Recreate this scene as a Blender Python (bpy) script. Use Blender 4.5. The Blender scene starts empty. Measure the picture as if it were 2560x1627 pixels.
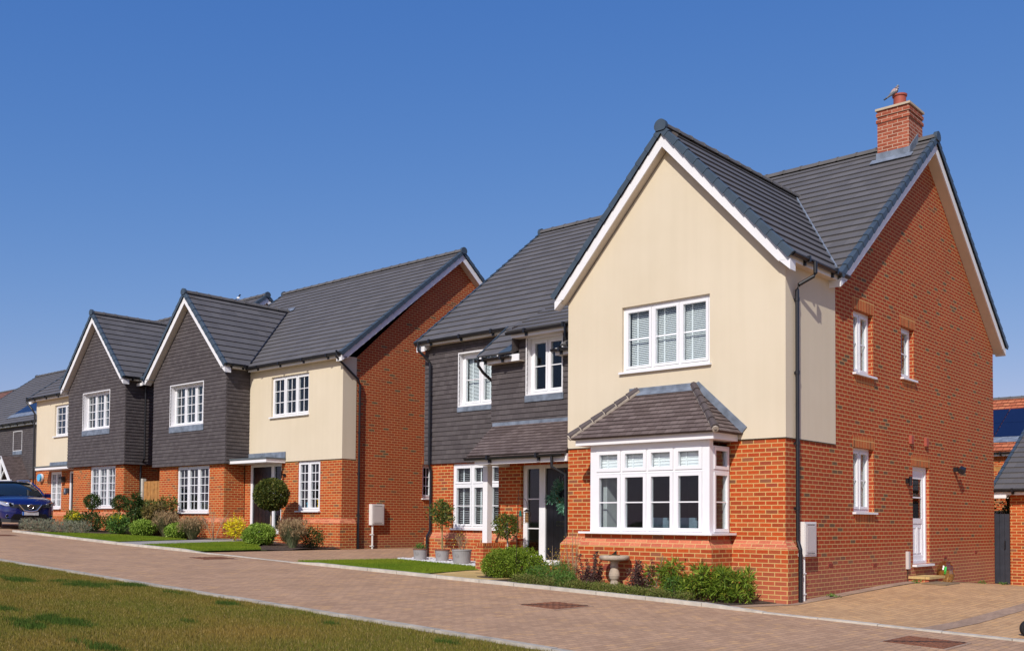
import bpy, bmesh, math, random
import numpy as np
from mathutils import Vector, Matrix
random.seed(7); RNG = np.random.default_rng(11)
SC = bpy.context.scene; COL = SC.collection

# ------------------------------------------------------------------ camera
F_PX, YAW, PITCH, ROLL, CY = 2519.69692, 0.84005795, 0.03613389, 0.00749092, 398.00384
EYE = 1.34
def _axes():
    ca, sa = math.cos(YAW), math.sin(YAW); R = []
    for d in ((-sa, 0, ca), (ca, 0, sa), (0, 1, 0)):
        c, s = math.cos(PITCH), math.sin(PITCH); d = (d[0], c*d[1]+s*d[2], -s*d[1]+c*d[2])
        c, s = math.cos(ROLL), math.sin(ROLL); d = (c*d[0]-s*d[1], s*d[0]+c*d[1], d[2]); R.append(d)
    return np.array([[-a for a in R[0]], list(R[1]), [-a for a in R[2]]])
W = _axes()
def gbase(x):
    return 0.0345*(-7.85-max(-45.0, min(9.0, x)))
def gz(x, y):                       # height of the ground: the street climbs to the left
    z = gbase(x)
    if x > -8.6 and y > 15.6:
        k = min(1, (x+8.6)/0.7); b = np.interp(y, [15.6, 20, 21.4, 23.7, 27, 40], [0, .14, .16, .05, -.15, -.2])
        z += k*float(b)
    return z
def gpt(u, v):                      # surveyed point of the sloping street under a sight line
    d = W @ np.array([(u-1280)/F_PX, (v-813.5-CY)/F_PX, 1.0])
    t = (0.0345*(-7.85)-EYE)/(d[2]+0.0345*d[0])
    return (float(d[0]*t), float(d[1]*t))
cam = bpy.data.cameras.new('camera'); co = bpy.data.objects.new('camera', cam); COL.objects.link(co)
M = Matrix(((W[0][0], -W[0][1], -W[0][2], 0), (W[1][0], -W[1][1], -W[1][2], 0), (W[2][0], -W[2][1], -W[2][2], EYE), (0, 0, 0, 1)))
co.matrix_world = M
cam.sensor_width = 36; cam.lens = F_PX/2560*36; cam.shift_y = CY/2560; cam.clip_end = 2000; cam.clip_start = .05
SC.camera = co

# ------------------------------------------------------------------ world and sun
SUN = Vector((.38, -1, .83)).normalized()
w = bpy.data.worlds.new("World"); SC.world = w; w.use_nodes = True
nt = w.node_tree; sky = nt.nodes.new('ShaderNodeTexSky'); sky.sky_type = 'NISHITA'; sky.sun_disc = False
sky.sun_elevation = math.asin(SUN.z); sky.sun_rotation = math.atan2(SUN.x, SUN.y)
sky.air_density = .8; sky.dust_density = .5; sky.ozone_density = 10; sky.altitude = 0
bg = nt.nodes['Background']; bg.inputs[1].default_value = 0.15
# grade the sky towards the lavender blue of a clear spring day: out = a * x ** g per channel
sep = nt.nodes.new('ShaderNodeSeparateColor'); cmb = nt.nodes.new('ShaderNodeCombineColor'); nt.links.new(sky.outputs[0], sep.inputs[0])
for i, (a_, g_) in enumerate(((1.81, 1.28), (.692, .77), (.686, .38))):
    m1 = nt.nodes.new('ShaderNodeMath'); m1.operation = 'MULTIPLY'; m1.inputs[1].default_value = .15; nt.links.new(sep.outputs[i], m1.inputs[0])
    m2 = nt.nodes.new('ShaderNodeMath'); m2.operation = 'POWER'; m2.inputs[1].default_value = g_; nt.links.new(m1.outputs[0], m2.inputs[0])
    m3 = nt.nodes.new('ShaderNodeMath'); m3.operation = 'MULTIPLY'; m3.inputs[1].default_value = a_/.15; nt.links.new(m2.outputs[0], m3.inputs[0]); m4 = nt.nodes.new('ShaderNodeMath'); m4.operation = 'MINIMUM'; m4.inputs[1].default_value = (.62, .74, .92)[i]/.15; nt.links.new(m3.outputs[0], m4.inputs[0]); nt.links.new(m4.outputs[0], cmb.inputs[i])
sb = nt.nodes.new('ShaderNodeVectorMath'); sb.operation = 'SUBTRACT'; sb.inputs[1].default_value = (3.4, 5.6, 9.0); nt.links.new(sky.outputs[0], sb.inputs[0])
mxv = nt.nodes.new('ShaderNodeVectorMath'); mxv.operation = 'MAXIMUM'; mxv.inputs[1].default_value = (0, 0, 0); nt.links.new(sb.outputs[0], mxv.inputs[0])
scv = nt.nodes.new('ShaderNodeVectorMath'); scv.operation = 'SCALE'; scv.inputs['Scale'].default_value = 1.2; nt.links.new(mxv.outputs[0], scv.inputs[0])
adv = nt.nodes.new('ShaderNodeVectorMath'); adv.operation = 'ADD'; nt.links.new(scv.outputs[0], adv.inputs[0]); nt.links.new(cmb.outputs[0], adv.inputs[1])
nt.links.new(adv.outputs[0], bg.inputs[0])
sl = bpy.data.lights.new('sun', 'SUN'); so = bpy.data.objects.new('sun', sl); COL.objects.link(so)
sl.energy = 4.0; sl.angle = math.radians(.5); sl.color = (1, .95, .87)
so.rotation_euler = (-SUN).to_track_quat('-Z', 'Y').to_euler(); so.location = (0, -20, 30)
SC.view_settings.view_transform = 'Standard'; SC.view_settings.look = 'None'; SC.view_settings.exposure = 0; SC.view_settings.gamma = 1

# ------------------------------------------------------------------ materials
MATS = {}
def mat(name, col=(.5, .5, .5), rough=.7, metal=0, spec=.3):
    m = bpy.data.materials.new(name); m.use_nodes = True; b = m.node_tree.nodes['Principled BSDF']
    b.inputs['Base Color'].default_value = (*col, 1); b.inputs['Roughness'].default_value = rough
    b.inputs['Metallic'].default_value = metal; b.inputs['Specular IOR Level'].default_value = spec
    MATS[name] = m; return m
def N(m, t, **k):
    n = m.node_tree.nodes.new(t)
    for a, b in k.items():
        if a in n.inputs: n.inputs[a].default_value = b
        else: setattr(n, a, b)
    return n
def L(m, a, b): m.node_tree.links.new(a, b)
def ramp(m, fac, stops, interp='LINEAR'):
    r = N(m, 'ShaderNodeValToRGB'); r.color_ramp.interpolation = interp; e = r.color_ramp.elements
    while len(e) < len(stops): e.new(.5)
    for i, (p, c) in enumerate(stops): e[i].position = p; e[i].color = (*c, 1)
    L(m, fac, r.inputs[0]); return r.outputs[0]
def mixc(m, fac, a, b, bt='MIX'):
    n = N(m, 'ShaderNodeMix'); n.data_type = 'RGBA'; n.blend_type = bt
    for s, v in ((n.inputs[0], fac), (n.inputs[6], a), (n.inputs[7], b)):
        if hasattr(v, 'links') or isinstance(v, bpy.types.NodeSocket): L(m, v, s)
        else: s.default_value = v if not isinstance(v, tuple) else (*v, 1)
    return n.outputs[2]
def P(m): return m.node_tree.nodes['Principled BSDF']
def noise(m, scale, detail=4, coord='Object', rough=.55):
    tc = N(m, 'ShaderNodeTexCoord'); n = N(m, 'ShaderNodeTexNoise', Scale=scale, Detail=detail, Roughness=rough)
    L(m, tc.outputs[coord], n.inputs['Vector']); return n.outputs['Fac']
def bump(m, h, strength=.3, dist=.01):
    b = N(m, 'ShaderNodeBump', Strength=strength, Distance=dist); L(m, h, b.inputs['Height']); L(m, b.outputs[0], P(m).inputs['Normal'])
def plain(name, col, rough=.6, var=.12, scale=6, bmp=0, spec=.3, metal=0):
    m = mat(name, col, rough, metal, spec); n = noise(m, scale)
    lo = tuple(c*(1-var) for c in col); hi = tuple(min(1, c*(1+var)) for c in col)
    L(m, ramp(m, n, [(.3, lo), (.7, hi)]), P(m).inputs['Base Color'])
    if bmp: bump(m, noise(m, scale*8), bmp, .01)
    return m
def brick_mat(name, reds, mortar, bw=.225, rh=.075, ms=.0088, rot=False, offset=.5, squash=1, rough=.85, dirt=.25, bmp=.5, low=None, fine=.3):
    m = mat(name, rough=rough, spec=.2); tc = N(m, 'ShaderNodeTexCoord'); vec = tc.outputs['UV']
    if rot:
        mp = N(m, 'ShaderNodeMapping'); mp.inputs['Rotation'].default_value = (0, 0, math.pi/2); L(m, vec, mp.inputs['Vector']); vec = mp.outputs[0]
    # slight hand-laid wobble
    wn = N(m, 'ShaderNodeTexNoise', Scale=3.0, Detail=2); L(m, tc.outputs['UV'], wn.inputs['Vector'])
    vs = N(m, 'ShaderNodeVectorMath', operation='SCALE'); vs.inputs['Scale'].default_value = .006*bw/.225; L(m, wn.outputs['Color'], vs.inputs[0])
    va = N(m, 'ShaderNodeVectorMath', operation='ADD'); L(m, vec, va.inputs[0]); L(m, vs.outputs[0], va.inputs[1])
    br = N(m, 'ShaderNodeTexBrick', Scale=1.0); br.offset = offset; br.squash = squash
    br.inputs['Color1'].default_value = (0, 0, 0, 1); br.inputs['Color2'].default_value = (1, 1, 1, 1); br.inputs['Mortar'].default_value = (.5, .5, .5, 1)
    br.inputs['Mortar Size'].default_value = ms; br.inputs['Mortar Smooth'].default_value = .15
    br.inputs['Brick Width'].default_value = bw; br.inputs['Row Height'].default_value = rh
    L(m, va.outputs[0], br.inputs['Vector'])
    c = ramp(m, br.outputs['Color'], reds, 'LINEAR')
    n1 = N(m, 'ShaderNodeTexNoise', Scale=28, Detail=5); L(m, tc.outputs['UV'], n1.inputs['Vector'])
    c = mixc(m, fine, c, ramp(m, n1.outputs['Fac'], [(.3, (.55, .5, .5)), (.7, (1.35, 1.3, 1.25))]), 'MULTIPLY')
    if low:                        # sun-bleached, dusty courses near the ground
        sx = N(m, 'ShaderNodeSeparateXYZ'); L(m, tc.outputs['UV'], sx.inputs[0])
        mr = N(m, 'ShaderNodeMapRange'); mr.inputs['From Min'].default_value = low[0]; mr.inputs['From Max'].default_value = low[1]
        mr.inputs['To Min'].default_value = .75; mr.inputs['To Max'].default_value = 0; L(m, sx.outputs['Y'], mr.inputs['Value'])
        c = mixc(m, mr.outputs[0], c, low[2])
    c = mixc(m, br.outputs['Fac'], c, mortar)
    n2 = N(m, 'ShaderNodeTexNoise', Scale=.9, Detail=4); L(m, tc.outputs['UV'], n2.inputs['Vector'])
    c = mixc(m, dirt, c, ramp(m, n2.outputs['Fac'], [(.35, (.72, .7, .7)), (.65, (1.12, 1.1, 1.1))]), 'MULTIPLY')
    L(m, c, P(m).inputs['Base Color'])
    inv = N(m, 'ShaderNodeMath', operation='MULTIPLY_ADD'); inv.inputs[1].default_value = -1; L(m, br.outputs['Fac'], inv.inputs[0])
    ad = N(m, 'ShaderNodeMath', operation='MULTIPLY_ADD'); ad.inputs[1].default_value = .25; L(m, n1.outputs['Fac'], ad.inputs[0]); L(m, inv.outputs[0], ad.inputs[2])
    bump(m, ad.outputs[0], bmp, .008); return m
REDS = [(0, (.30, .10, .05)), (.035, (.20, .085, .045)), (.07, (.34, .062, .02)), (.35, (.42, .062, .016)), (.7, (.50, .085, .018)), (.93, (.46, .10, .03)), (1, (.30, .06, .03))]
MORT = (.60, .375, .145)
BRICK = brick_mat('facing brick', REDS, MORT)
BRICK_S = brick_mat('shaded side facing brick', [(0, (.17, .09, .05)), (.035, (.15, .085, .05)), (.06, (.33, .055, .020)), (.5, (.40, .062, .019)), (1, (.34, .062, .026))], (.54, .33, .14), ms=.008,
                    low=(.35, .95, (.36, .13, .085)))  # facing brick copy, darkened in colour for the grazing light on side walls
PLINTH = brick_mat('bevelled plinth brick', [(0, (.46, .12, .07)), (.5, (.56, .16, .09)), (1, (.62, .22, .12))], (.60, .38, .17), ms=.007, dirt=.15)
BRICK_LOW = brick_mat('plinth brick', REDS, MORT, low=(-.1, .85, (.44, .15, .09)))
SOLDIER = brick_mat('soldier course brick', [(0, (.22, .07, .03)), (.2, (.40, .075, .025)), (1, (.50, .11, .03))], MORT, rot=True, offset=0)
CHIMB = brick_mat('chimney brick', [(0, (.27, .068, .036)), (.5, (.35, .090, .048)), (1, (.42, .125, .07))], (.52, .34, .24), fine=.6)
SLATE_W = brick_mat('dark hanging tile', [(0, (.078, .067, .068)), (.5, (.090, .078, .079)), (1, (.106, .093, .093))], (.045, .039, .039), bw=.165, rh=.115, ms=.0022, rough=.7, dirt=.12, bmp=.3, fine=.25)
SLATE_R = brick_mat('dark plain roof tile', [(0, (.115, .087, .080)), (.5, (.145, .112, .105)), (1, (.18, .142, .132))], (.05, .038, .034), bw=.165, rh=.112, ms=.004, rough=.75, dirt=.35, bmp=.4, fine=.3)
ROOF = brick_mat('flat grey roof tile', [(0, (.112, .108, .110)), (.5, (.124, .119, .121)), (1, (.138, .132, .133))], (.09, .086, .087), bw=.3, rh=.3, ms=.0022, rough=.6, dirt=.12, bmp=.12, fine=.15)
REDROOF = brick_mat('red roof tile', [(0, (.45, .13, .06)), (.5, (.55, .17, .08)), (1, (.62, .22, .10))], (.2, .06, .03), bw=.25, rh=.3, ms=.012, dirt=.3)
BROWNROOF = brick_mat('brown roof tile', [(0, (.20, .10, .08)), (1, (.27, .14, .11))], (.1, .05, .04), bw=.25, rh=.3, ms=.012, dirt=.3)
PAVE = brick_mat('block paving', [(0, (.41, .255, .155)), (.4, (.47, .30, .185)), (.75, (.51, .325, .20)), (1, (.55, .34, .18))], (.25, .165, .115), bw=.2, rh=.1, ms=.0055, rot=True, dirt=.3, bmp=.25, fine=.35, rough=.9)
PAVE2 = brick_mat('warm driveway paving', [(0, (.49, .30, .155)), (.4, (.55, .345, .18)), (.8, (.60, .38, .195)), (1, (.63, .385, .18))], (.33, .21, .125), bw=.2, rh=.1, ms=.0055, rot=True, dirt=.3, bmp=.25, fine=.35, rough=.9)
PAVEG = brick_mat('grey edging block', [(0, (.36, .255, .18)), (1, (.44, .31, .22))], (.27, .19, .14), bw=.1, rh=.2, ms=.004, dirt=.4, bmp=.25)
YPATH = brick_mat('yellow paving slab', [(0, (.52, .37, .15)), (1, (.62, .45, .20))], (.38, .27, .12), bw=.6, rh=.45, ms=.008, dirt=.35, fine=.3)
GPATH = brick_mat('grey paving slab', [(0, (.34, .33, .31)), (1, (.42, .41, .39))], (.25, .24, .22), bw=.6, rh=.6, ms=.008, dirt=.25)
def render_mat():
    m = mat('cream render', rough=.9, spec=.1); n = noise(m, .8, 5); c = ramp(m, n, [(.3, (.655, .565, .42)), (.7, (.69, .60, .455))])
    n3 = N(m, 'ShaderNodeTexNoise', Scale=1.2, Detail=5); tc = N(m, 'ShaderNodeTexCoord'); mp = N(m, 'ShaderNodeMapping'); mp.inputs['Scale'].default_value = (5, 5, .25)
    L(m, tc.outputs['Object'], mp.inputs[0]); L(m, mp.outputs[0], n3.inputs['Vector'])
    c = mixc(m, .25, c, ramp(m, n3.outputs['Fac'], [(.35, (.93, .92, .9)), (.6, (1.02, 1.02, 1.02))]), 'MULTIPLY')
    L(m, c, P(m).inputs['Base Color']); bump(m, noise(m, 160, 3), .35, .003)
render_mat(); RENDER = MATS['cream render']
UPVC = plain('white plastic', (.80, .80, .82), .35, .02, 3, spec=.4)
WBOARD = plain('white painted board', (.80, .79, .80), .45, .03, 2)
SOFFIT = plain('soffit board', (.62, .55, .46), .6, .05, 3)
BLACKP = plain('black gutter plastic', (.012, .012, .015), .35, .2, 5, spec=.5)
VERGE = plain('blue grey verge plastic', (.055, .078, .105), .45, .12, 4)
RIDGE = plain('grey ridge tile', (.115, .108, .105), .7, .18, 3)
LEAD = plain('lead flashing', (.17, .20, .25), .55, .35, 5)
STONE = plain('cast stone', (.42, .34, .26), .9, .22, 7, bmp=.5)
COPE = plain('chimney cap stone', (.50, .41, .30), .9, .1, 5)
CLAY = plain('clay pot', (.36, .085, .055), .6, .1, 5)
MORTARM = plain('pale hip mortar', (.48, .42, .35), .9, .2, 20)
CONC = plain('pale kerb concrete', (.50, .46, .39), .9, .18, 5, bmp=.3)
CONCW = plain('weathered kerb concrete', (.40, .36, .30), .9, .25, 5, bmp=.3)
BLACKD = plain('black door paint', (.008, .008, .010), .3, .2, 8, spec=.5)
DARKGATE = plain('dark grey gate paint', (.035, .038, .05), .5, .15, 6)
WOOD = plain('gold stained wood', (.42, .20, .06), .7, .3, 7)
WOODD = plain('brown wood post', (.26, .12, .035), .7, .3, 9)
STEEL = plain('dark iron', (.05, .035, .025), .5, .3, 20, metal=.6)
CHROME = mat('chrome', (.75, .75, .77), .12, 1.0)
METER = plain('beige meter box plastic', (.56, .52, .50), .5, .04, 4)
METERW = plain('white meter box plastic', (.75, .73, .71), .5, .03, 4)
GLAZEPOT = plain('grey glazed pot', (.33, .31, .31), .35, .08, 5)
TERRA = plain('bare clay rim', (.20, .10, .07), .8, .15, 8)
SOIL = plain('dark bark mulch', (.085, .058, .042), 1, .6, 22, bmp=1)
PEB = plain('white pebbles', (.70, .70, .72), .8, .3, 30, bmp=1)
RUST = plain('rusty iron cover', (.23, .095, .05), .85, .3, 14, bmp=.6)
WALLIN = plain('interior wall paint', (.22, .21, .20), .9, .03)
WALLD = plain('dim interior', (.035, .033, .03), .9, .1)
BLIND = plain('white blind slat', (.86, .87, .87), .5, .02)
CURT = plain('grey curtain', (.40, .42, .42), .9, .1, 9)
CHAIRM = plain('blue grey chair cloth', (.14, .20, .25), .9, .15, 12)
TYRE = plain('black rubber', (.02, .02, .022), .8, .2, 20)
def glass(name, tint=(.75, .82, .85), ior=1.6):
    m = mat(name); nt = m.node_tree; nt.nodes.remove(P(m)); out = nt.nodes['Material Output']
    t = N(m, 'ShaderNodeBsdfTransparent'); t.inputs[0].default_value = (*tint, 1); g = N(m, 'ShaderNodeBsdfGlossy'); g.inputs['Roughness'].default_value = .02
    g.inputs[0].default_value = (.95, .97, 1, 1)
    ge = N(m, 'ShaderNodeNewGeometry'); dt = N(m, 'ShaderNodeVectorMath', operation='DOT_PRODUCT'); L(m, ge.outputs['Incoming'], dt.inputs[0]); L(m, ge.outputs['Normal'], dt.inputs[1])
    ab = N(m, 'ShaderNodeMath', operation='ABSOLUTE'); L(m, dt.outputs['Value'], ab.inputs[0]); om = N(m, 'ShaderNodeMath', operation='SUBTRACT'); om.inputs[0].default_value = 1; L(m, ab.outputs[0], om.inputs[1])
    pw = N(m, 'ShaderNodeMath', operation='POWER'); pw.inputs[1].default_value = 5; L(m, om.outputs[0], pw.inputs[0]); fr = N(m, 'ShaderNodeMath', operation='MULTIPLY_ADD'); r0 = ((ior-1)/(ior+1))**2; fr.inputs[1].default_value = 1-r0; fr.inputs[2].default_value = r0; L(m, pw.outputs[0], fr.inputs[0]); mx = N(m, 'ShaderNodeMixShader')
    nn = N(m, 'ShaderNodeTexNoise', Scale=1.3, Detail=1); tc = N(m, 'ShaderNodeTexCoord'); L(m, tc.outputs['Object'], nn.inputs['Vector'])
    b = N(m, 'ShaderNodeBump', Strength=.05, Distance=.05); L(m, nn.outputs['Fac'], b.inputs['Height']); L(m, b.outputs[0], g.inputs['Normal'])
    L(m, fr.outputs[0], mx.inputs[0]); L(m, t.outputs[0], mx.inputs[1]); L(m, g.outputs[0], mx.inputs[2]); L(m, mx.outputs[0], out.inputs[0]); return m
GLASS = glass('window glass', (.93, .96, .965), 1.38); GLASSD = glass('frosted dark glass', (.6, .68, .66), 1.5); CLEARP = glass('clear plastic bag', (.80, .70, .50), 2.0)
def leafm(name, c1, c2, c3=None, rough=.55, trans=.25, spec=.25):
    c1, c2, c3 = [tuple(min(.8, x*1.5) for x in q) if q else None for q in (c1, c2, c3)]
    m = mat(name, rough=rough, spec=spec); g = N(m, 'ShaderNodeNewGeometry')
    st = [(0, c1), (.75, c2), (1, c3 or c2)]; c = ramp(m, g.outputs['Random Per Island'], st); L(m, c, P(m).inputs['Base Color'])
    tr = N(m, 'ShaderNodeBsdfTranslucent'); L(m, c, tr.inputs[0]); mx = N(m, 'ShaderNodeMixShader'); mx.inputs[0].default_value = trans
    out = m.node_tree.nodes['Material Output']; L(m, P(m).outputs[0], mx.inputs[1]); L(m, tr.outputs[0], mx.inputs[2]); L(m, mx.outputs[0], out.inputs[0]); return m

# ------------------------------------------------------------------ objects
ROOT = {}
def tag(o, label=None, cat=None, group=None, kind=None):
    for k, v in (('label', label), ('category', cat), ('group', group), ('kind', kind)):
        if v: o[k] = v
    return o
def thing(name, loc, label, cat, group=None):
    e = bpy.data.objects.new(name, None); COL.objects.link(e); e.location = loc; e.empty_display_size = .2
    ROOT[e.name] = Vector(loc); return tag(e, label, cat, group)
class MB:
    def __init__(s): s.v = []; s.f = []; s.uv = []; s.sm = []
    def poly(s, pts, uv=None, smooth=False):
        pts = [Vector(p) for p in pts]; i = len(s.v); s.v += pts; s.f.append(tuple(range(i, i+len(pts)))); s.sm.append(smooth)
        if uv is None:
            n = Vector((0, 0, 0))
            for k in range(len(pts)):
                a, b = pts[k], pts[(k+1) % len(pts)]; n += a.cross(b)
            if n.length < 1e-12: uv = [(0, 0)]*len(pts)
            else:
                n.normalize()
                if abs(n.z) > .95: uv = [(p.x, p.y) for p in pts]
                else:
                    t = Vector((0, 0, 1)).cross(n).normalized()
                    if abs(t.x) >= abs(t.y): t = t if t.x > 0 else -t
                    else: t = t if t.y > 0 else -t
                    if abs(n.z) < .05: uv = [(p.dot(t), p.z) for p in pts]
                    else:
                        q = n.cross(t); q = q if q.z > 0 else -q; uv = [(p.dot(t), p.dot(q)) for p in pts]
        s.uv += list(uv)
    def box(s, x0, x1, y0, y1, z0, z1):
        a = [(x0, y0, z0), (x1, y0, z0), (x1, y1, z0), (x0, y1, z0), (x0, y0, z1), (x1, y0, z1), (x1, y1, z1), (x0, y1, z1)]
        for q in ((0, 3, 2, 1), (4, 5, 6, 7), (0, 1, 5, 4), (1, 2, 6, 5), (2, 3, 7, 6), (3, 0, 4, 7)): s.poly([a[i] for i in q])
        return s
    def obox(s, c, X, Y, Z):            # centre and three half-axes
        c, X, Y, Z = map(Vector, (c, X, Y, Z)); a = [c+X*i+Y*j+Z*k for k in (-1, 1) for (i, j) in ((-1, -1), (1, -1), (1, 1), (-1, 1))]
        for q in ((0, 3, 2, 1), (4, 5, 6, 7), (0, 1, 5, 4), (1, 2, 6, 5), (2, 3, 7, 6), (3, 0, 4, 7)): s.poly([a[i] for i in q])
        return s
    def prism(s, prof, A, B):           # profile points (world) swept by vector
        A = Vector(A); B = Vector(B); d = B-A; n = len(prof); p0 = [Vector(p)+A for p in prof]; p1 = [p+d for p in p0]
        s.poly(p0[::-1]); s.poly(p1)
        for i in range(n): j = (i+1) % n; s.poly([p0[i], p0[j], p1[j], p1[i]])
        return s
    def tube(s, pts, r, seg=8, cap=True):
        pts = [Vector(p) for p in pts]; rs = r if isinstance(r, (list, tuple)) else [r]*len(pts); rings = []
        for i, p in enumerate(pts):
            d = (pts[min(i+1, len(pts)-1)]-pts[max(i-1, 0)]).normalized()
            a = d.cross(Vector((0, 0, 1)) if abs(d.z) < .9 else Vector((1, 0, 0))).normalized(); b = d.cross(a)
            rings.append([p+(a*math.cos(2*math.pi*k/seg)+b*math.sin(2*math.pi*k/seg))*rs[i] for k in range(seg)])
        for i in range(len(rings)-1):
            for k in range(seg):
                l = (k+1) % seg; s.poly([rings[i][k], rings[i][l], rings[i+1][l], rings[i+1][k]], smooth=True)
        if cap: s.poly(rings[0][::-1]); s.poly(rings[-1])
        return s
    def lathe(s, prof, c, seg=24, smooth=True):
        c = Vector(c); R = [[c+Vector((r*math.cos(2*math.pi*k/seg), r*math.sin(2*math.pi*k/seg), z)) for k in range(seg)] for r, z in prof]
        for i in range(len(R)-1):
            for k in range(seg):
                l = (k+1) % seg; s.poly([R[i][k], R[i][l], R[i+1][l], R[i+1][k]], smooth=smooth)
        s.poly(R[0][::-1]); s.poly(R[-1]); return s
    def arr(s, V, Fq):
        i = len(s.v); s.v += [Vector(p) for p in V]
        for f in Fq: s.f.append(tuple(i+k for k in f)); s.uv += [(0, 0)]*len(f); s.sm.append(False)
    def build(s, name, m, parent=None, merge=False, loc=None):
        root = parent
        while root is not None and root.parent is not None: root = root.parent
        o0 = Vector(loc) if loc is not None else (Vector(root.location) if root is not None else Vector((0, 0, 0)))
        me = bpy.data.meshes.new(name); me.from_pydata([p-o0 for p in s.v], [], s.f)
        uvl = me.uv_layers.new(name='UVMap'); uvl.data.foreach_set('uv', [c for t in s.uv for c in t])
        me.polygons.foreach_set('use_smooth', s.sm)
        o = bpy.data.objects.new(name, me); COL.objects.link(o); me.materials.append(m)
        if parent is None: o.location = o0
        else: o.parent = parent
        if merge:
            b = bmesh.new(); b.from_mesh(me); bmesh.ops.remove_doubles(b, verts=b.verts, dist=1e-4); bmesh.ops.recalc_face_normals(b, faces=b.faces); b.to_mesh(me); b.free()
        return o
def bx(name, m, parent, *b): mb = MB(); mb.box(*b); return mb.build(name, m, parent)

def clip(poly, ax, val, keep_ge):
    out = []
    for i in range(len(poly)):
        a, b = poly[i], poly[(i+1) % len(poly)]; da = (a[ax]-val)*(1 if keep_ge else -1); db = (b[ax]-val)*(1 if keep_ge else -1)
        if da >= -1e-9: out.append(a)
        if (da > 1e-9 and db < -1e-9) or (da < -1e-9 and db > 1e-9):
            t = da/(da-db); out.append((a[0]+(b[0]-a[0])*t, a[1]+(b[1]-a[1])*t))
    return out
def cliprect(poly, u0, u1, v0, v1):
    for ax, val, k in ((0, u0, 1), (0, u1, 0), (1, v0, 1), (1, v1, 0)):
        if len(poly) < 3: return []
        poly = clip(poly, ax, val, k)
    if len(poly) < 3: return []
    A = sum(poly[i][0]*poly[(i+1) % len(poly)][1]-poly[(i+1) % len(poly)][0]*poly[i][1] for i in range(len(poly)))
    return poly if abs(A) > 1e-6 else []
def cells(poly, holes, v0=None, v1=None):
    us = [p[0] for p in poly]; vs = [p[1] for p in poly]; a, b = (min(vs) if v0 is None else v0), (max(vs) if v1 is None else v1)
    hs = [h for h in holes if h[2] < b-1e-6 and h[3] > a+1e-6]
    U = sorted({min(us), max(us), *[min(max(x, min(us)), max(us)) for h in hs for x in h[:2]]}); V = sorted({a, b, *[x for h in hs for x in h[2:] if a < x < b]})
    for i in range(len(U)-1):
        for j in range(len(V)-1):
            cu, cv = (U[i]+U[i+1])/2, (V[j]+V[j+1])/2
            if U[i+1]-U[i] < 1e-6 or any(h[0] < cu < h[1] and h[2] < cv < h[3] for h in hs): continue
            c = cliprect(poly, U[i], U[i+1], V[j], V[j+1])
            if c: yield c
class Pl:                                # a wall plane: u along it, v up, off outwards
    def __init__(s, kind, pos, sgn=1): s.k = kind; s.p = pos; s.s = sgn
    def __call__(s, u, v, off=0):
        return Vector((u, s.p-off*s.s, v)) if s.k == 'Y' else Vector((s.p+off*s.s, u, v))
def panel(mb, pl, poly, holes=(), off=0, reveal=.1, edge=0):
    for c in cells(poly, holes): mb.poly([pl(u, v, off) for u, v in c])
    for (a, b, c, d) in holes:
        for (p, q) in (((a, c), (a, d)), ((b, c), (b, d)), ((a, d), (b, d)), ((a, c), (b, c))):
            mb.poly([pl(*p, off), pl(*q, off), pl(*q, off-reveal), pl(*p, off-reveal)])
    if edge:
        n = len(poly)
        for i in range(n):
            p, q = poly[i], poly[(i+1) % n]; mb.poly([pl(*p, off), pl(*q, off), pl(*q, off-edge), pl(*p, off-edge)])
def strips(mb, pf, poly, holes=(), gauge=.115, t=.018, base=.004, jit=.0):
    v0 = min(p[1] for p in poly); v1 = max(p[1] for p in poly); k = 0; v = v0
    while v < v1-1e-4:
        e = min(v+gauge, v1); j = random.uniform(-jit, jit)
        for c in cells(poly, holes, v, e):
            o = lambda q: base+j+t*(1-(q-v)/gauge)
            mb.poly([pf(a, b, o(b)) for a, b in c], uv=[(a, b-v0) for a, b in c])
            for i in range(len(c)):
                p, q = c[i], c[(i+1) % len(c)]
                if abs(p[1]-q[1]) < 1e-6 and abs(p[1]-v) < 1e-6:
                    mb.poly([pf(*p, o(v)), pf(*q, o(v)), pf(*q, -.002), pf(*p, -.002)], uv=[(p[0], 0), (q[0], 0), (q[0], .01), (p[0], .01)])
                elif abs(p[0]-q[0]) < 1e-6 or abs(p[1]-q[1]) > 1e-6:
                    mb.poly([pf(*p, o(p[1])), pf(*q, o(q[1])), pf(*q, -.002), pf(*p, -.002)])
        v = e; k += 1
class Slope:                             # a roof plane: O eave origin, U along eave, V up the slope
    def __init__(s, O, U, V): s.O = Vector(O); s.U = Vector(U).normalized(); s.V = Vector(V).normalized(); n = s.U.cross(s.V); s.N = (n if n.z > 0 else -n).normalized()
    def __call__(s, u, v, off=0): return s.O+s.U*u+s.V*v+s.N*off
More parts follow.
